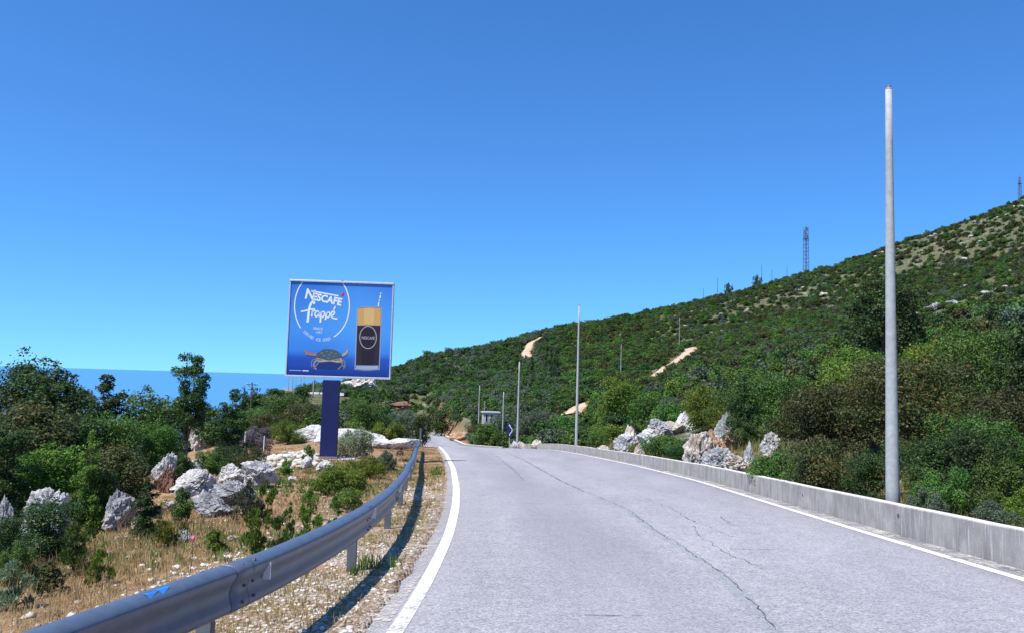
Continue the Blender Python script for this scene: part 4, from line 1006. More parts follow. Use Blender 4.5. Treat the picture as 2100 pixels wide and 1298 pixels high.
# ------------------------------------------------------------------ hand placed vegetation
# (px, top, width px, depth, kind, label, style, name, category)
VL = [
 (28, 744, 175, 24, 'dark', 'tallest dark ragged tree at the left edge against the sky', 'bush', 'tree'),
 (92, 752, 130, 23, 'dark', 'dark tree with domed top second from the left edge', 'bush', 'tree'),
 (152, 796, 110, 26, 'grey', 'grey green bush between the two dark left trees', 'bush', 'shrub'),
 (208, 772, 100, 22, 'dark', 'dark upright tree with thin twigs left of the round olive bush', 'upright', 'tree'),
 (290, 802, 125, 24, 'mid', 'round mid green tree under the sea horizon', 'bush', 'tree'),
 (380, 728, 92, 34, 'dark', 'solitary dark tree standing clear against the sea', 'tree', 'tree'),
 (350, 850, 56, 38, 'dark', 'dark bush at the foot of the solitary tree', 'bush', 'shrub'),
 (470, 800, 84, 30, 'dark', 'dark leafy tree with bare stems right of the pale outcrop', 'upright', 'tree'),
 (322, 865, 76, 23, 'mid', 'mid green shrub left of the pale outcrop', 'bush', 'shrub'),
 (60, 830, 170, 18, 'brown', 'brownish green shrub below the tall left trees', 'bush', 'shrub'),
 (5, 870, 110, 15.5, 'dark', 'dark shrub touching the left edge at mid height', 'bush', 'shrub'),
 (150, 850, 120, 19, 'dark', 'dark shrub under the upright left tree', 'bush', 'shrub'),
 (215, 850, 120, 19.5, 'mid', 'mid green shrub between the dark left shrubs', 'bush', 'shrub'),
 (100, 915, 150, 16.5, 'bright', 'fresh yellow green shrub in the left thicket', 'bush', 'shrub'),
 (178, 888, 75, 14.6, 'bright', 'narrow yellow green sprouting shrub in the left thicket', 'upright', 'shrub'),
 (238, 915, 130, 16.2, 'brown', 'rusty brown topped shrub left of the leaning boulder', 'bush', 'shrub'),
 (30, 940, 100, 17.0, 'mid', 'mid green shrub above the broad white rock', 'bush', 'shrub'),
 (192, 960, 100, 14.8, 'mid', 'leafy green shrub behind the tall pointed rock', 'bush', 'shrub'),
 (298, 985, 64, 13.2, 'dark', 'dark shrub right behind the tall pointed rock', 'upright', 'shrub'),
 (96, 1026, 135, 11.2, 'dark', 'low dark shrub in front of the broad white rock', 'bush', 'shrub'),
 (150, 1075, 80, 9.9, 'mid', 'leafy green shrub left of the tall pointed rock', 'sprig', 'shrub'),
 (8, 1060, 80, 9.6, 'dark', 'dark shrub low at the left edge', 'bush', 'shrub'),
 (345, 1068, 84, 12.0, 'yellow', 'yellowish weedy shrub by the narrow speckled rock', 'sprig', 'shrub'),
 (372, 1000, 50, 14.2, 'mid', 'little green shrub growing in front of the rock pile', 'low', 'shrub'),
 (505, 985, 70, 14.6, 'grey', 'dry weedy shrub against the right end of the rock pile', 'sprig', 'shrub'),
 (540, 985, 50, 14.8, 'yellow', 'yellow green weed under the rounded white boulder', 'sprig', 'weed'),
 (524, 1044, 66, 10.2, 'bright', 'leafy bright weed closest to the guardrail top', 'sprig', 'weed'),
 (568, 1060, 60, 10.6, 'mid', 'smaller leafy weed right of the bright one by the guardrail', 'sprig', 'weed'),
 (628, 1045, 56, 11.0, 'bright', 'bright green weed cluster above the guardrail', 'sprig', 'weed'),
 (592, 1030, 32, 12.0, 'mid', 'tiny dark green weed in the dry grass', 'sprig', 'weed'),
 (688, 1018, 30, 12.6, 'bright', 'small bright weed beside the guardrail curve', 'sprig', 'weed'),
 (632, 1000, 40, 14.5, 'bright', 'light green weed in the middle of the dry patch', 'low', 'weed'),
 (700, 955, 130, 20.5, 'yellow', 'wide yellow green low shrub below the billboard', 'low', 'shrub'),
 (668, 965, 70, 19, 'bright', 'bright green low shrub left of the wide yellow green one', 'low', 'shrub'),
 (752, 938, 90, 25, 'yellow', 'yellow green low shrub toward the guardrail', 'low', 'shrub'),
 (790, 925, 60, 30, 'grey', 'grey green low weeds beside the guardrail bend', 'low', 'shrub'),
 (715, 1000, 70, 16, 'bright', 'bright green ground weeds inside the guardrail curve', 'low', 'weed'),
 (470, 915, 90, 25, 'dark', 'low dark shrub behind the rock pile', 'low', 'shrub'),
 (512, 918, 80, 23, 'brown', 'brownish low shrub behind the rounded white boulder', 'low', 'shrub'),
 (425, 925, 80, 24, 'mid', 'mid green low shrub at the foot of the pale outcrop', 'low', 'shrub'),
 (360, 930, 90, 20, 'dark', 'dark low shrub behind the leaning boulder', 'low', 'shrub'),
 (632, 912, 30, 33, 'mid', 'small green shrub left of the billboard post foot', 'low', 'shrub'),
 (586, 940, 34, 24, 'bright', 'light green weed clump left of the billboard', 'low', 'weed'),
 (520, 876, 100, 50, 'twig', 'dry purplish grey twiggy bush behind the white stakes', 'low', 'shrub'),
 (470, 880, 60, 48, 'twig', 'smaller dry twiggy bush left of the white stakes', 'low', 'shrub'),
 (728, 878, 92, 42, 'pale', 'silvery green oleander like bush right of the billboard post', 'low', 'shrub'),
 (745, 822, 120, 66, 'mid', 'dark rounded bush just right of the billboard post', 'bush', 'shrub'),
 (835, 842, 96, 68, 'grey', 'grey green tree leaning over the guardrail end', 'bush', 'tree'),
 (860, 850, 40, 64, 'dark', 'dark stem thicket at the guardrail end', 'bush', 'shrub'),
 (800, 866, 80, 64, 'yellow', 'yellow green shrub behind the rusty pipe', 'low', 'shrub'),
 (575, 812, 130, 75, 'mid', 'wide green bush on the plateau left of the billboard', 'bush', 'shrub'),
 (625, 826, 100, 70, 'brown', 'brownish bush next to the billboard post', 'bush', 'shrub'),
 (500, 840, 100, 72, 'mid', 'green bush left of the wide plateau bush', 'bush', 'shrub'),
 (545, 850, 90, 66, 'brown', 'dull brown green bush on the plateau', 'bush', 'shrub'),
 (590, 862, 80, 60, 'bright', 'fresh green low bush behind the orange boulder', 'low', 'shrub'),
 (620, 788, 36, 140, 'dark', 'dark bush against the pale terrace', 'bush', 'shrub'),
 (522, 797, 50, 130, 'dark', 'round dark bush by the utility pole', 'bush', 'shrub'),
 (497, 800, 34, 132, 'dark', 'smaller dark bush left of the utility pole', 'bush', 'shrub'),
 (565, 796, 40, 150, 'dark', 'small dark bush under the long pale wall', 'bush', 'shrub'),
 (428, 835, 70, 60, 'mid', 'green bush between the solitary tree and the dark leafy tree', 'bush', 'shrub'),
 (32, 1150, 80, 7.4, 'pale', 'broad leaved pale green weed at the lower left edge', 'sprig', 'weed'),
 (205, 1128, 60, 8.9, 'yellow', 'thin yellow green weed in dry grass at lower left', 'sprig', 'weed'),
 (100, 1150, 70, 8.3, 'brown', 'dried brown weed between the low left shrubs', 'low', 'weed'),
 (440, 1085, 46, 10.8, 'yellow', 'yellowish weed left of the leafy bright one', 'low', 'weed'),
 (35, 1110, 80, 9.2, 'mid', 'mid green low shrub at the left above the pale weed', 'low', 'shrub'),
 # right side
 (1870, 735, 330, 22.5, 'brown', 'huge rusty brown oak bush behind the tall pole', 'bush', 'shrub'),
 (1715, 790, 240, 26, 'brown', 'brown green bush left of the huge rusty one', 'bush', 'shrub'),
 (1600, 770, 165, 31, 'mid', 'mid green bush right above the big outcrop', 'bush', 'shrub'),
 (1525, 775, 90, 32, 'dark', 'dark narrow tree right behind the pinnacle rock', 'upright', 'tree'),
 (1618, 925, 170, 21.5, 'mid', 'bright low bush spilling over the concrete wall', 'low', 'shrub'),
 (1700, 900, 160, 18.8, 'brown', 'brown shrub behind the wall left of the tall pole', 'bush', 'shrub'),
 (1780, 930, 110, 17.3, 'dark', 'dark shrub just left of the tall pole foot', 'bush', 'shrub'),
 (1910, 900, 180, 17.2, 'dark', 'dark shrub right of the tall pole foot', 'bush', 'shrub'),
 (1990, 850, 190, 17.5, 'mid', 'mid green shrub at the right behind the wall', 'bush', 'shrub'),
 (2075, 800, 190, 18.2, 'brown', 'brownish shrub on the right edge', 'bush', 'shrub'),
 (2020, 680, 230, 27, 'mid', 'tall mid green tree rising at the right', 'bush', 'tree'),
 (2105, 665, 180, 24, 'dark', 'dark grey green tree at the right edge', 'upright', 'tree'),
 (1940, 700, 200, 32, 'yellow', 'yellow green bush behind the huge rusty one', 'bush', 'shrub'),
 (2060, 945, 170, 13.6, 'mid', 'green shrub nearest the wall at the right edge', 'low', 'shrub'),
 (1950, 960, 130, 14.4, 'mid', 'green shrub around the bare dead branches', 'low', 'shrub'),
 (2120, 1000, 120, 12.6, 'yellow', 'small yellow green shrub at the right edge over the wall', 'low', 'shrub'),
 (2040, 1030, 90, 12.0, 'grey', 'dry grey green weeds along the wall top at right', 'low', 'weed'),
 (1900, 1000, 90, 14.2, 'grey', 'dry weeds right of the tall pole foot', 'low', 'weed'),
 (1815, 572, 150, 62, 'dark', 'tall dark oak tree standing out on the slope behind the tall pole', 'tree', 'tree'),
 (1740, 715, 170, 42, 'bright', 'fresh green bush on the slope left of the tall pole', 'bush', 'shrub'),
 (1665, 775, 130, 38, 'yellow', 'yellow green bush above the outcrop', 'bush', 'shrub'),
 (1440, 790, 110, 48, 'yellow', 'yellow green bush above the highest white rock', 'bush', 'shrub'),
 (1265, 772, 88, 84, 'yellow', 'round yellow green pine like tree beside the track', 'bush', 'tree'),
 (1262, 845, 60, 72, 'dark', 'dark shrub at the foot of the round yellow green tree', 'bush', 'shrub'),
 (1330, 808, 86, 74, 'mid', 'mid green tree right of the round yellow green one', 'bush', 'tree'),
 (1390, 815, 90, 66, 'grey', 'grey green bush on the slope above the white rocks', 'bush', 'shrub'),
 (1500, 800, 120, 44, 'mid', 'leafy green bush above the pinnacle rock', 'bush', 'shrub'),
 (1370, 893, 110, 40, 'mid', 'green bush behind the wall between the rock stack and the outcrop', 'bush', 'shrub'),
 (1400, 905, 80, 34, 'dark', 'dark green bush just left of the big outcrop', 'bush', 'shrub'),
 (1318, 922, 60, 45, 'yellow', 'small yellow green bush behind the wall below the white rocks', 'low', 'shrub'),
 (1225, 885, 50, 56, 'mid', 'green shrub right of the second pole', 'bush', 'shrub'),
 (1240, 900, 50, 60, 'yellow', 'yellow green weeds near the second pole', 'low', 'weed'),
 (1145, 880, 60, 80, 'brown', 'straw coloured shrub left of the second pole', 'low', 'shrub'),
 (1100, 840, 90, 90, 'grey', 'grey green bush right of the third pole', 'bush', 'shrub'),
 (1155, 850, 70, 84, 'mid', 'green bush close behind the second pole', 'bush', 'shrub'),
 (1025, 850, 70, 100, 'grey', 'grey green bush between hut and blue sign', 'bush', 'shrub'),
 (1000, 868, 64, 96, 'mid', 'green bush in front of the hut', 'bush', 'shrub'),
 (1062, 858, 50, 96, 'dark', 'dark bush behind the blue sign', 'bush', 'shrub'),
 (970, 870, 40, 118, 'brown', 'brown green bush left of the hut', 'bush', 'shrub'),
 (905, 838, 48, 150, 'dark', 'dark bush above the far bend of the road', 'bush', 'shrub'),
 (940, 848, 46, 146, 'dark', 'second dark bush above the far bend, nearer the hut', 'bush', 'shrub'),
 (880, 832, 36, 160, 'mid', 'green bush at the tip of the far road', 'bush', 'shrub'),
 (1553, 566, 20, 440, 'dark', 'dark round tree standing on the ridge', 'bush', 'tree'),
 (1494, 582, 18, 440, 'dark', 'smaller round bush on the ridge left of the round tree', 'bush', 'shrub'),
]
for (px, top, wpx, y, kind, lab, sty, nm) in VL:
    if px < 330 and wpx > 80 and y > 17: wpx *= 1.22
    bush(px, top, wpx, y, kind, lab, sty, name={'tree': 'broadleaf_tree', 'shrub': 'shrub', 'weed': 'leafy_weed'}[nm], cat=nm)
for k, (px, top, wpx, y, lab) in enumerate(((1128, 712, 9, 225, 'tallest dark cypress of the row on the far slope'), (1139, 716, 8, 226, 'dark cypress just right of the tallest one'), (1118, 720, 8, 224, 'dark cypress left of the tallest one'), (1090, 730, 8, 215, 'separate dark cypress left of the row'), (1146, 724, 7, 228, 'last dark cypress at the right end of the row'))):
    x, yy, z = G(px, y); h = topz(px, top, y)-z; plant(x, y, z, wpx/FPX*y*1.6, max(h, 4), 'dark', 'cypress', 'mid', k % 3, lab, 'cypresses on the far slope', 'cypress', 'tree')
# bare dead branches by the wall
x, yy, z = G(1935, 15.2); rb = random.Random(5); r = empty('dead_bush', (x, 13.9, z)); tag(r, 'bare grey dead branches sticking out of the green shrubs by the wall', 'dead bush')
for k in range(11):
    a = rb.uniform(0, 6.28); p = Vector((0, 0, -.1)); pts = [p]; dr = Vector((math.cos(a)*.5, math.sin(a)*.5, 1)).normalized()
    for q in range(6):
        dr = (dr+Vector((rb.uniform(-.4, .4), rb.uniform(-.4, .4), rb.uniform(-.2, .2)))).normalized(); p = p+dr*.16; pts.append(p)
    MB().tube(pts, list(np.linspace(.014, .004, 7)), 5).build('branch', M['deadwood'], r)
# pink thistle-like flower
x, yy, z = G(389, 6.4); y = hit(389, 1185); x, y, z = G(389, y); r = empty('pink_flower', (x, y, z)); tag(r, 'single pink wildflower on a thin stalk above the guardrail', 'flower')
MB().tube([(0, 0, 0), (.02, 0, .22), (.01, .01, .40)], .004, 5).build('stalk', M['leaf_mid'], r)
M['pink'] = simple('pink_petal', (.75, .16, .38), .6, var=.2); mb = MB()
for k in range(16):
    a = k*2.4; e = R(20+(k*37) % 60); d = Vector((math.cos(a)*math.cos(e), math.sin(a)*math.cos(e), math.sin(e))); s = d.cross(Vector((0, 0, 1))).normalized()*.012; b_ = Vector((.01, .01, .40)); q = len(mb.V)
    mb.V += [b_, b_+d*.03+s, b_+d*.055, b_+d*.03-s]; mb.F.append([q, q+1, q+2, q+3])
mb.build('petals', M['pink'], r)

# ------------------------------------------------------------------ scattered scrub: nearest as single shrubs, the rest of the hillside as one mass
def covered(X, Y):
    """kind/zone independent mask of where scrub may grow"""
    p = pxof(X, Y); xr = XR(Y); xl = XL(Y)
    s = X-xr; l = xl-X
    right = (s > 2.6)
    left = (l > 3.5) & (Y > 66) | (X < -.62*Y+.0*X-1.5) & (Y > 12) & (l > 6)
    left &= ~((Y < 64) & (p > 330))
    return right | left | (Y > 222)
def track_clear(X, Y):
    ok = np.ones(len(X), bool)
    for k in range(0, len(TRK), 2):
        tx, ty = TRK[k]; d = np.hypot(X-tx, Y-ty); ok &= d > 2.6
        # keep the sight line across the track low: nothing tall a few metres down-slope of it
        u = np.array([tx, ty])/math.hypot(tx, ty); al = (tx-X)*u[0]+(ty-Y)*u[1]; la = np.abs((tx-X)*u[1]-(ty-Y)*u[0]); ok &= ~((al > 0) & (al < 6.5) & (la < 1.3))
    return ok
def scatter(n, ymin, ymax, seed, pmin=-250, pmax=2420):
    rg = np.random.default_rng(seed); P_ = rg.uniform(pmin, pmax, n); Y = np.sqrt(rg.uniform(ymin**2, ymax**2, n)); X = (P_-1050)/FPX*Y; return X, Y, P_, rg
# cover noise
def fbm(X, Y, f, seed):
    g_ = np.random.default_rng(seed); out = 0
    for o in range(5):
        for _ in range(3):
            a = g_.uniform(0, 6.28); k = f*2**o; out = out+np.sin(k*(np.cos(a)*X+np.sin(a)*Y)+g_.uniform(0, 6.28))*.5**o
    return out/3
X, Y, P_, rg = scatter(5200, 14, 135, 21)
ok = covered(X, Y); ok &= track_clear(X, Y); X, Y, P_ = X[ok], Y[ok], P_[ok]
Z = zt(X, Y); E_ = Z/Y*FPX
cand = []
# hide-outs: keep the view to named rocks, poles and structures open
KEEP = [(1250, 1430, 56, 838, 905), (1405, 1610, 36, 835, 950), (1020, 1075, 86, 868, 915), (985, 1025, 125, 845, 868), (860, 960, 190, 862, 905), (632, 702, 152, 800, 824), (480, 560, 70, 900, 930), (1240, 1300, 86, 775, 860)]
acc = []
order = np.argsort(Y)
for i in order:
    x, y, z, p = X[i], Y[i], Z[i], P_[i]
    w_ = float(rg.uniform(1.5, 3.4)) if y > 30 else float(rg.uniform(1.3, 2.5)); h = w_*float(rg.uniform(.62, .95))
    if p < 700: h *= .75; 
    top = hz(p)-(z+h)/y*FPX; wp = w_/y*FPX/2; bad = False
    for a, b_, yy, t, bt in KEEP:
        if y < yy and p+wp > a and p-wp < b_ and hz(p)-z/y*FPX > t and top < bt: bad = True; break
    if p < 330 and top < 775+abs(p-165)*.1: h *= .7; top = hz(p)-(z+h)/y*FPX
    if 330 < p < 640 and top < 796+(640-p)*.12: bad = True
    if p < 345 and y < 23: continue
    if bad: continue
    if any((x-a)**2+(y-b_)**2 < (.62*(c+w_/2))**2 for a, b_, c in PLACED[-260:]) or any((x-a)**2+(y-b_)**2 < (.5*(c+w_/2))**2 for a, b_, c in PLACED[:-260]): continue
    acc.append((x, y, z, p, w_, h)); PLACED.append((x, y, w_/2))
IND = acc[:205]; REST = acc[205:]
def zone(p, y):
    if p < 330: return 'on seaward slope at far left'
    if p < 700: return 'on plateau left of billboard post'
    if p < 870: return 'between billboard and far road'
    if p < 1050: return 'on slope around the hut'
    if p < 1200: return 'on slope behind second pole'
    if p < 1330: return 'around round yellow green tree'
    if p < 1460: return 'above row of white rocks'
    if p < 1620: return 'on slope above big outcrop'
    if p < 1810: return 'on slope left of tall pole'
    if p < 1960: return 'on slope right of tall pole'
    return 'on slope near right edge'
ADJ = {'dark': 'dark green', 'mid': 'mid green', 'bright': 'fresh green', 'brown': 'brown green', 'grey': 'grey green', 'yellow': 'yellow green'}
def kind_for(x, y, p, r):
    n = math.sin(x*.09+1)+math.sin(y*.11+x*.05+2)
    if p < 1150: t = ['dark', 'dark', 'mid', 'grey', 'grey', 'mid']
    elif n > .5: t = ['mid', 'bright', 'yellow', 'mid', 'mid', 'dark']
    elif n < -.6: t = ['brown', 'brown', 'dark', 'mid', 'yellow']
    else: t = ['dark', 'mid', 'mid', 'brown', 'dark', 'bright']
    return t[int(r*len(t)) % len(t)]
AUTO = []
for (x, y, z, p, w_, h) in IND:
    k = kind_for(x, y, p, random.random()); dn = 'near ' if y < 32 else ('' if y < 60 else 'farther ')
    size = 'large' if w_ > 2.6 else 'medium' if w_ > 2. else 'small'
    r = plant(x, y, z-.1, w_, h, k, random.choice(['bush', 'bush', 'upright', 'bush']), 'hi' if y < 26 else 'mid', random.randrange(3), '%s %s %sbush %s' % (size, ADJ[k], dn, zone(p, y)), 'scrub bushes %s' % zone(p, y)); AUTO.append((r, p))
# far mass through geometry nodes
X, Y, P_, rg = scatter(74000, 70, 560, 33)
dist = np.hypot(X, Y)
ok = covered(X, Y) & (rg.random(len(X)) < np.clip(1.25-Y/560, .35, 1)); X, Y, P_ = X[ok], Y[ok], P_[ok]
ok = track_clear(X, Y); X, Y, P_ = X[ok], Y[ok], P_[ok]
Z = zt(X, Y); E_ = Z/Y*FPX
cover = fbm(X, Y, .035, 5)+.35*fbm(X, Y, .2, 8); thr = np.where(P_ > 1350, .48-.0012*np.clip(E_-60, 0, 330), 1.2)
ok = (cover < thr) | (rg.random(len(X)) < .38); ok &= Z > -60
sz = rg.uniform(1.1, 3.3, len(X)); sz *= np.where(P_ < 1330, 1.15, .92)*np.clip(.75+Y/700, .7, 1.3); hh_ = sz*rg.uniform(.38, .72, len(X))
top = hz(P_)-(Z+hh_)/Y*FPX; wp = sz/Y*FPX/2; base = hz(P_)-Z/Y*FPX
for a, b_, yy, t, bt in KEEP: ok &= ~((Y < yy) & (P_+wp > a) & (P_-wp < b_) & (top < bt) & (base > t))
ok &= ~((P_ > 330) & (P_ < 640) & (top < 797+(640-P_)*.1)); ok &= ~((P_ < 330) & (top < 790))
X, Y, P_, Z, sz, hh_ = [a[ok] for a in (X, Y, P_, Z, sz, hh_)]
if REST:
    q = np.array(REST); X = np.concatenate([X, q[:, 0]]); Y = np.concatenate([Y, q[:, 1]]); Z = np.concatenate([Z, q[:, 2]]); P_ = np.concatenate([P_, q[:, 3]]); sz = np.concatenate([sz, q[:, 4]]); hh_ = np.concatenate([hh_, q[:, 5]])
print('far scrub', len(X))
def gn_scatter(name, pts, scl, rot, pick, protos, label):
    me = bpy.data.meshes.new(name); n = len(pts); me.vertices.add(n); me.vertices.foreach_set('co', np.asarray(pts, np.float32).ravel())
    for an, ty, arr in (('scl', 'FLOAT_VECTOR', scl), ('rot', 'FLOAT_VECTOR', rot)):
        a = me.attributes.new(an, ty, 'POINT'); a.data.foreach_set('vector', np.asarray(arr, np.float32).ravel())
    a = me.attributes.new('pick', 'INT', 'POINT'); a.data.foreach_set('value', np.asarray(pick, np.int32))
    o = link(name, me); tag(o, label, kind='stuff')
    ng = bpy.data.node_groups.new(name, 'GeometryNodeTree'); ng.interface.new_socket('Geometry', in_out='INPUT', socket_type='NodeSocketGeometry'); ng.interface.new_socket('Geometry', in_out='OUTPUT', socket_type='NodeSocketGeometry')
    gi = ng.nodes.new('NodeGroupInput'); go = ng.nodes.new('NodeGroupOutput'); iop = ng.nodes.new('GeometryNodeInstanceOnPoints'); jn = ng.nodes.new('GeometryNodeJoinGeometry')
    for pr in protos[::-1]:
        oi = ng.nodes.new('GeometryNodeObjectInfo'); oi.inputs['Object'].default_value = pr; oi.inputs['As Instance'].default_value = True; oi.transform_space = 'ORIGINAL'
        ng.links.new(oi.outputs['Geometry'], jn.inputs[0])
    def na(an, ty):
        x = ng.nodes.new('GeometryNodeInputNamedAttribute'); x.data_type = ty; x.inputs[0].default_value = an; return x.outputs[0]
    ng.links.new(gi.outputs[0], iop.inputs['Points']); ng.links.new(jn.outputs[0], iop.inputs['Instance']); iop.inputs['Pick Instance'].default_value = True
    ng.links.new(na('pick', 'INT'), iop.inputs['Instance Index']); ng.links.new(na('scl', 'FLOAT_VECTOR'), iop.inputs['Scale'])
    er = ng.nodes.new('FunctionNodeEulerToRotation'); ng.links.new(na('rot', 'FLOAT_VECTOR'), er.inputs[0]); ng.links.new(er.outputs[0], iop.inputs['Rotation'])
    ng.links.new(iop.outputs[0], go.inputs[0]); md = o.modifiers.new('scatter', 'NODES'); md.node_group = ng; return o
KS = ['dark', 'mid', 'bright', 'brown', 'grey', 'yellow']; protos = []
# prototypes are the foliage of real far shrubs standing on the hillside
for i, k in enumerate(KS):
    for v_ in range(2):
        j = (i*2+v_)*37 % len(X); st = 'bush' if v_ == 0 else 'upright'
        r = plant(X[j], Y[j], Z[j], sz[j], hh_[j], k, st, 'far', v_, '%s far bush %s' % (ADJ[k], zone(P_[j], Y[j])), 'scrub bushes %s' % zone(P_[j], Y[j]))
        AUTO.append((r, P_[j])); protos.append(r.children[0] if r.children[0].name.startswith('foliage') else r.children[1])
n = len(X); kk = np.array([KS.index(kind_for(a, b_, c, d)) for a, b_, c, d in zip(X, Y, P_, rg.random(n))])
# the upper right hillside is browner and drier
dry = (P_ > 1350) & (rg.random(n) < .35); kk = np.where(dry, rg.choice([3, 3, 4, 4, 1], n), kk); kk = np.where((kk == 2) | (kk == 5), np.where(rg.random(n) < .6, rg.choice([0, 1], n), kk), kk)
pick = kk*2+rg.integers(0, 2, n)
gn_scatter('hillside_scrub', np.stack([X, Y, Z-.1], 1), np.stack([sz/2, sz/2, hh_], 1), np.stack([np.zeros(n), np.zeros(n), rg.uniform(0, 6.28, n)], 1), pick, protos, 'dense green maquis scrub covering the far hillside')
# grey boulders strewn on the hillside
X, Y, P_, rg = scatter(9000, 60, 480, 44, 1150, 2420); Z = zt(X, Y); E_ = Z/Y*FPX
c = fbm(X, Y, .035, 5)+.35*fbm(X, Y, .2, 8); ok = (X-XR(Y) > 8) & (c > .42-.0012*np.clip(E_-60, 0, 300)) & (rg.random(len(X)) < .22); X, Y, Z = X[ok], Y[ok], Z[ok]; n = len(X)
def hillrock(p, y, w_, h, kind, lab):
    x, yy, z = G(p, y); _rk[0] += 1; o = bpy.data.objects.new('rock', rock_mesh(_rk[0], 4, w_, w_*.8, h, kind, .25, 1.2)); COL.objects.link(o); o.location = (x, y, z-.2*h); tag(o, lab, 'rock'); return o
r1 = hillrock(1912, 165, 3.4, 2.2, 'grey', 'grey rock outcrop on the open hillside right of the tall pole'); r2 = hillrock(1690, 330, 5, 2.4, 'pale', 'pale rock near the ridge above the fresh green slope')
dm = [max(r_.dimensions.x, .1) for r_ in (r1, r2)]
def dims(o): a = np.array([v.co[:] for v in o.data.vertices]); return np.ptp(a, axis=0)
D1, D2 = dims(r1), dims(r2); pk = rg.integers(0, 2, n); s = rg.uniform(.4, 1.0, n)**2*2.1
base = np.where(pk[:, None] == 0, 1/D1, 1/D2); scl = base*np.stack([s*1.3, s, s*.55], 1)
gn_scatter('hillside_boulders', np.stack([X, Y, Z-.05], 1), scl, np.stack([rg.normal(0, .15, n), rg.normal(0, .15, n), rg.uniform(0, 6.28, n)], 1), pk, [r1, r2], 'grey limestone boulders strewn over the open hillside')

# ------------------------------------------------------------------ dry grass, weeds and gravel near the road
def grass(name, n, cx, region, hrange, cols, label, wd=.011, blades=9, seed=1, lean=.45, keep=None):
    rg = np.random.default_rng(seed); x, y = region(rg, n)
    ok = keep(x, y) if keep else np.ones(len(x), bool); x, y = x[ok], y[ok]; z = zt(x, y); n = len(x)
    m = n*blades; bx = np.repeat(x, blades)+rg.normal(0, .05, m); by = np.repeat(y, blades)+rg.normal(0, .05, m); bz = np.repeat(z, blades)-.01
    h = np.repeat(rg.uniform(*hrange, n), blades)*rg.uniform(.5, 1.15, m); a = rg.uniform(0, 6.283, m); le = rg.uniform(.05, lean, m)*h
    w_ = wd*np.clip(by/9, .7, 2.2)*rg.uniform(.6, 1.3, m); a2 = rg.uniform(0, 6.283, m)
    B0 = np.stack([bx-np.cos(a2)*w_/2, by-np.sin(a2)*w_/2, bz], 1); B1 = np.stack([bx+np.cos(a2)*w_/2, by+np.sin(a2)*w_/2, bz], 1)
    Mi = np.stack([bx+np.cos(a)*le*.35, by+np.sin(a)*le*.35, bz+h*.6], 1); T = np.stack([bx+np.cos(a)*le, by+np.sin(a)*le, bz+h], 1)
    V = np.stack([B0, B1, Mi+(B1-B0)*.35, T, Mi-(B1-B0)*.35], 1).reshape(-1, 3); i = np.arange(m)*5
    F = np.concatenate([np.stack([i, i+1, i+2, i+4], 1), np.stack([i+4, i+2, i+3, i+3], 1)])
    F4 = np.stack([i, i+1, i+2, i+4], 1); F3 = np.stack([i+4, i+2, i+3], 1)
    me = bpy.data.meshes.new(name); me.vertices.add(len(V)); me.vertices.foreach_set('co', V.astype(np.float32).ravel())
    li = np.concatenate([F4.ravel(), F3.ravel()]).astype(np.int32); me.loops.add(len(li)); me.loops.foreach_set('vertex_index', li)
    tot = np.concatenate([np.full(m, 4), np.full(m, 3)]).astype(np.int32); st = np.concatenate([[0], np.cumsum(tot)[:-1]]).astype(np.int32)
    me.polygons.add(2*m); me.polygons.foreach_set('loop_start', st); me.polygons.foreach_set('loop_total', tot)
    v = np.repeat(rg.random(n), blades)*.6+rg.random(m)*.4; at = me.attributes.new('v', 'FLOAT', 'FACE'); at.data.foreach_set('value', np.concatenate([v, v]).astype(np.float32))
    me.update(calc_edges=True); me.validate()
    mt, nn, b = mat_new(name+'_blades'); B = NB(nn); col = B.ramp(B.attr('v'), cols); B.link(col, b.inputs['Base Color']); b.inputs['Roughness'].default_value = .75; b.inputs['Specular IOR Level'].default_value = .2
    tr = B.add('ShaderNodeBsdfTranslucent'); B.link(col, tr.inputs[0]); mx = B.add('ShaderNodeMixShader'); mx.inputs[0].default_value = .3
    B.link(b.outputs[0], mx.inputs[1]); B.link(tr.outputs[0], mx.inputs[2]); B.link(mx.outputs[0], nn.nodes['Material Output'].inputs['Surface'])
    o = link(name, me, None, mt); tag(o, label, kind='stuff'); return o
def leftreg(y0, y1, l0, l1, pw=1.0):
    def f(rg, n):
        y = y0+(y1-y0)*rg.random(n)**1.5; l = l0+(l1-l0)*rg.random(n)**pw; return XL(y)-l, y
    return f
def clump(f, t, s): return lambda x, y: (fbm(x, y, f, s)+.25*np.sin(x*13)*np.sin(y*11)) > t
straw = [(0, (.17, .11, .045)), (.3, (.31, .21, .09)), (.7, (.48, .36, .18)), (1, (.64, .54, .33))]
green = [(0, (.05, .09, .02)), (.5, (.12, .19, .04)), (1, (.24, .30, .08))]
fieldmask = lambda f, t, s: (lambda x, y: clump(f, t, s)(x, y) & ((XL(y)-x) > 1.3))
grass('dry_grass', 42000, 0, leftreg(3.2, 34, 1.5, 13), (.03, .11), straw, 'dry straw coloured grass over the ground left of the guardrail', seed=2, wd=.008, lean=1.3, blades=7, keep=fieldmask(.55, -.3, 3))
grass('plateau_grass', 9000, 0, lambda rg, n: (lambda y: ((rg.uniform(430, 860, n)-1050)/FPX*y, y))(rg.uniform(30, 62, n)), (.05, .22), straw, 'dry grass on the plateau around the billboard foot', seed=22, wd=.008, lean=1.0, blades=6, keep=fieldmask(.4, -.1, 5))
grass('tall_dry_grass', 1300, 0, leftreg(3.4, 15, 2.0, 9), (.16, .34), straw, 'taller dry grass stalks left of the guardrail', seed=3, blades=7, wd=.007, keep=fieldmask(.8, .15, 4))
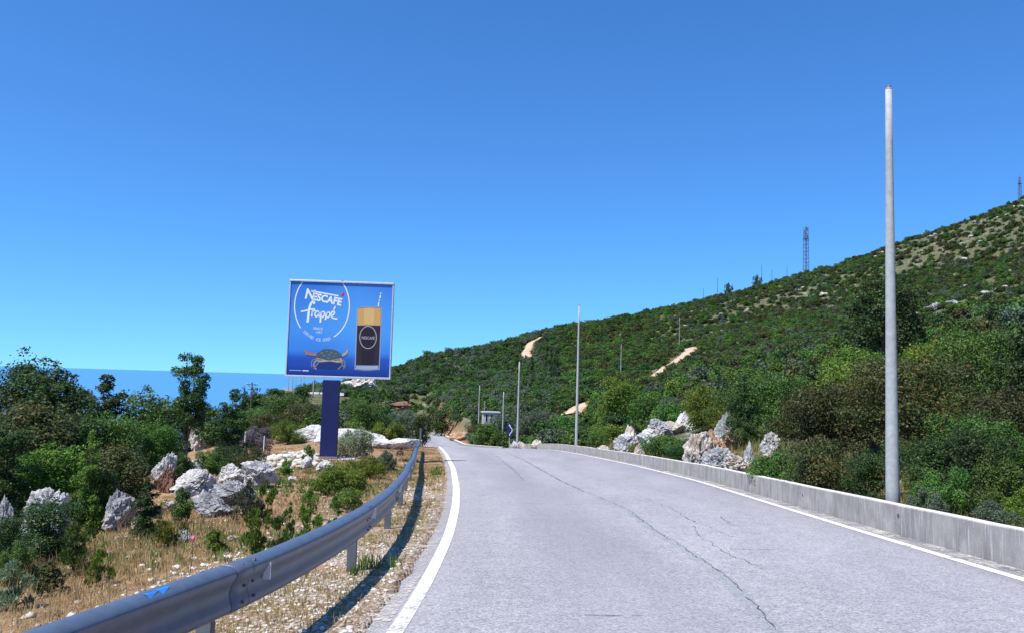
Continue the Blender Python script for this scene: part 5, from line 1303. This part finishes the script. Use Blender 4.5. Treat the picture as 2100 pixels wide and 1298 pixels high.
grass('green_weeds', 9000, 0, leftreg(3.2, 40, 1.4, 12), (.04, .17), green, 'patches of green weeds in the dry grass', seed=5, blades=10, wd=.013, lean=.8, keep=fieldmask(.7, .12, 12))
grass('verge_grass', 4200, 0, leftreg(3.0, 60, .42, 1.7, .8), (.025, .09), [(0, (.26, .17, .07)), (.45, (.42, .30, .14)), (.7, (.36, .33, .12)), (1, (.22, .26, .07))], 'short dry grass on the gravel verge between guardrail and asphalt', seed=6, lean=.8, keep=clump(1.1, .05, 7))
grass('verge_weeds', 260, 0, leftreg(9, 40, .38, .9, .8), (.06, .20), green, 'green weeds along the edge of the asphalt', seed=8, wd=.014, keep=clump(.6, .45, 9))
grass('bank_grass', 4000, 0, lambda rg, n: (lambda y: (XR(y)+.85+rg.random(n)**1.5*3.2, y))(9+60*rg.random(n)**1.4), (.12, .42), [(0, (.10, .12, .03)), (.5, (.22, .23, .08)), (1, (.46, .38, .18))], 'grass and weeds on the bank behind the concrete wall', seed=9, wd=.012)
def stones(name, n, region, srange, label, seed, keep=None, colm='rock_pale'):
    rg = np.random.default_rng(seed); x, y = region(rg, n); ok = keep(x, y) if keep else np.ones(len(x), bool); x, y = x[ok], y[ok]; z = zt(x, y); n = len(x)
    g_ = (1+5**.5)/2; I = np.array([(-1,g_,0),(1,g_,0),(-1,-g_,0),(1,-g_,0),(0,-1,g_),(0,1,g_),(0,-1,-g_),(0,1,-g_),(g_,0,-1),(g_,0,1),(-g_,0,-1),(-g_,0,1)])/1.9
    Fi = np.array([(0,11,5),(0,5,1),(0,1,7),(0,7,10),(0,10,11),(1,5,9),(5,11,4),(11,10,2),(10,7,6),(7,1,8),(3,9,4),(3,4,2),(3,2,6),(3,6,8),(3,8,9),(4,9,5),(2,4,11),(6,2,10),(8,6,7),(9,8,1)])
    s = srange[0]+(srange[1]-srange[0])*rg.random(n)**2.6; dm_ = np.stack([s, s*rg.uniform(.6, 1, n), s*rg.uniform(.35, .7, n)], 1)
    V = I[None]*rg.uniform(.72, 1.25, (n, 12, 1))*dm_[:, None]/2; a = rg.uniform(0, 6.283, n); c_, s_ = np.cos(a)[:, None], np.sin(a)[:, None]
    Vx = V[..., 0]*c_-V[..., 1]*s_+x[:, None]; Vy = V[..., 0]*s_+V[..., 1]*c_+y[:, None]; Vz = V[..., 2]+z[:, None]+dm_[:, 2:3]*.2
    Vv = np.stack([Vx, Vy, Vz], -1).reshape(-1, 3); F = (Fi[None]+(np.arange(n)*12)[:, None, None]).reshape(-1, 3)
    o = link(name, np_mesh(name, Vv, F, False, {'v': ('FACE', np.repeat(rg.random(n), 20))}), None, M['pebble']); tag(o, label, kind='stuff')
m_, nn_, b_ = mat_new('pebble'); B_ = NB(nn_); B_.link(B_.mix(B_.ramp(B_.noise(B_.coord(), 40, 3), [(.35, .6), (.6, 0.)]), B_.ramp(B_.attr('v'), [(0, (.34, .26, .18)), (.3, (.52, .44, .35)), (.7, (.70, .65, .57)), (1, (.82, .79, .74))]), (.3, .27, .23)), b_.inputs['Base Color']); b_.inputs['Roughness'].default_value = .95; M['pebble'] = m_
stones('verge_gravel', 11000, leftreg(3.0, 26, .35, 2.9, .9), (.012, .07), 'pale gravel along the guardrail and the asphalt edge', 11, keep=lambda x, y: fbm(x, y, .8, 31) > -.25)
stones('field_stones', 3600, leftreg(3.6, 36, 1.8, 12), (.012, .12), 'small pale stones scattered through the dry grass', 12)
stones('rubble', 1300, lambda rg, n: (lambda y: ((rg.uniform(440, 665, n)-1050)/FPX*y, y))(rg.uniform(31, 47, n)), (.08, .55), 'white and orange rubble on the plateau left of the billboard post', 13)
stones('wall_foot_gravel', 1500, lambda rg, n: (lambda y: (XR(y)+.41-rg.random(n)**2*.22, y))(8+50*rg.random(n)**1.3), (.006, .022), 'fine gravel swept against the foot of the wall', 14)

# labels that single out look-alike scrub bushes by their order from the left
ORD = ['leftmost', 'second from left', 'third from left', 'fourth from left', 'fifth from left', 'sixth from left', 'seventh from left', 'eighth from left', 'ninth from left', 'tenth from left', 'eleventh from left', 'twelfth from left']
by = {}
for r, p in AUTO: by.setdefault(r['label'], []).append((p, r.name, r))
for lab, L in by.items():
    if len(L) > 1:
        for i, (p, _, r) in enumerate(sorted(L)):
            r['label'] = (ORD[i] if i < len(ORD) else 'rightmost')+' of '+lab.replace(' bush ', ' bushes ')
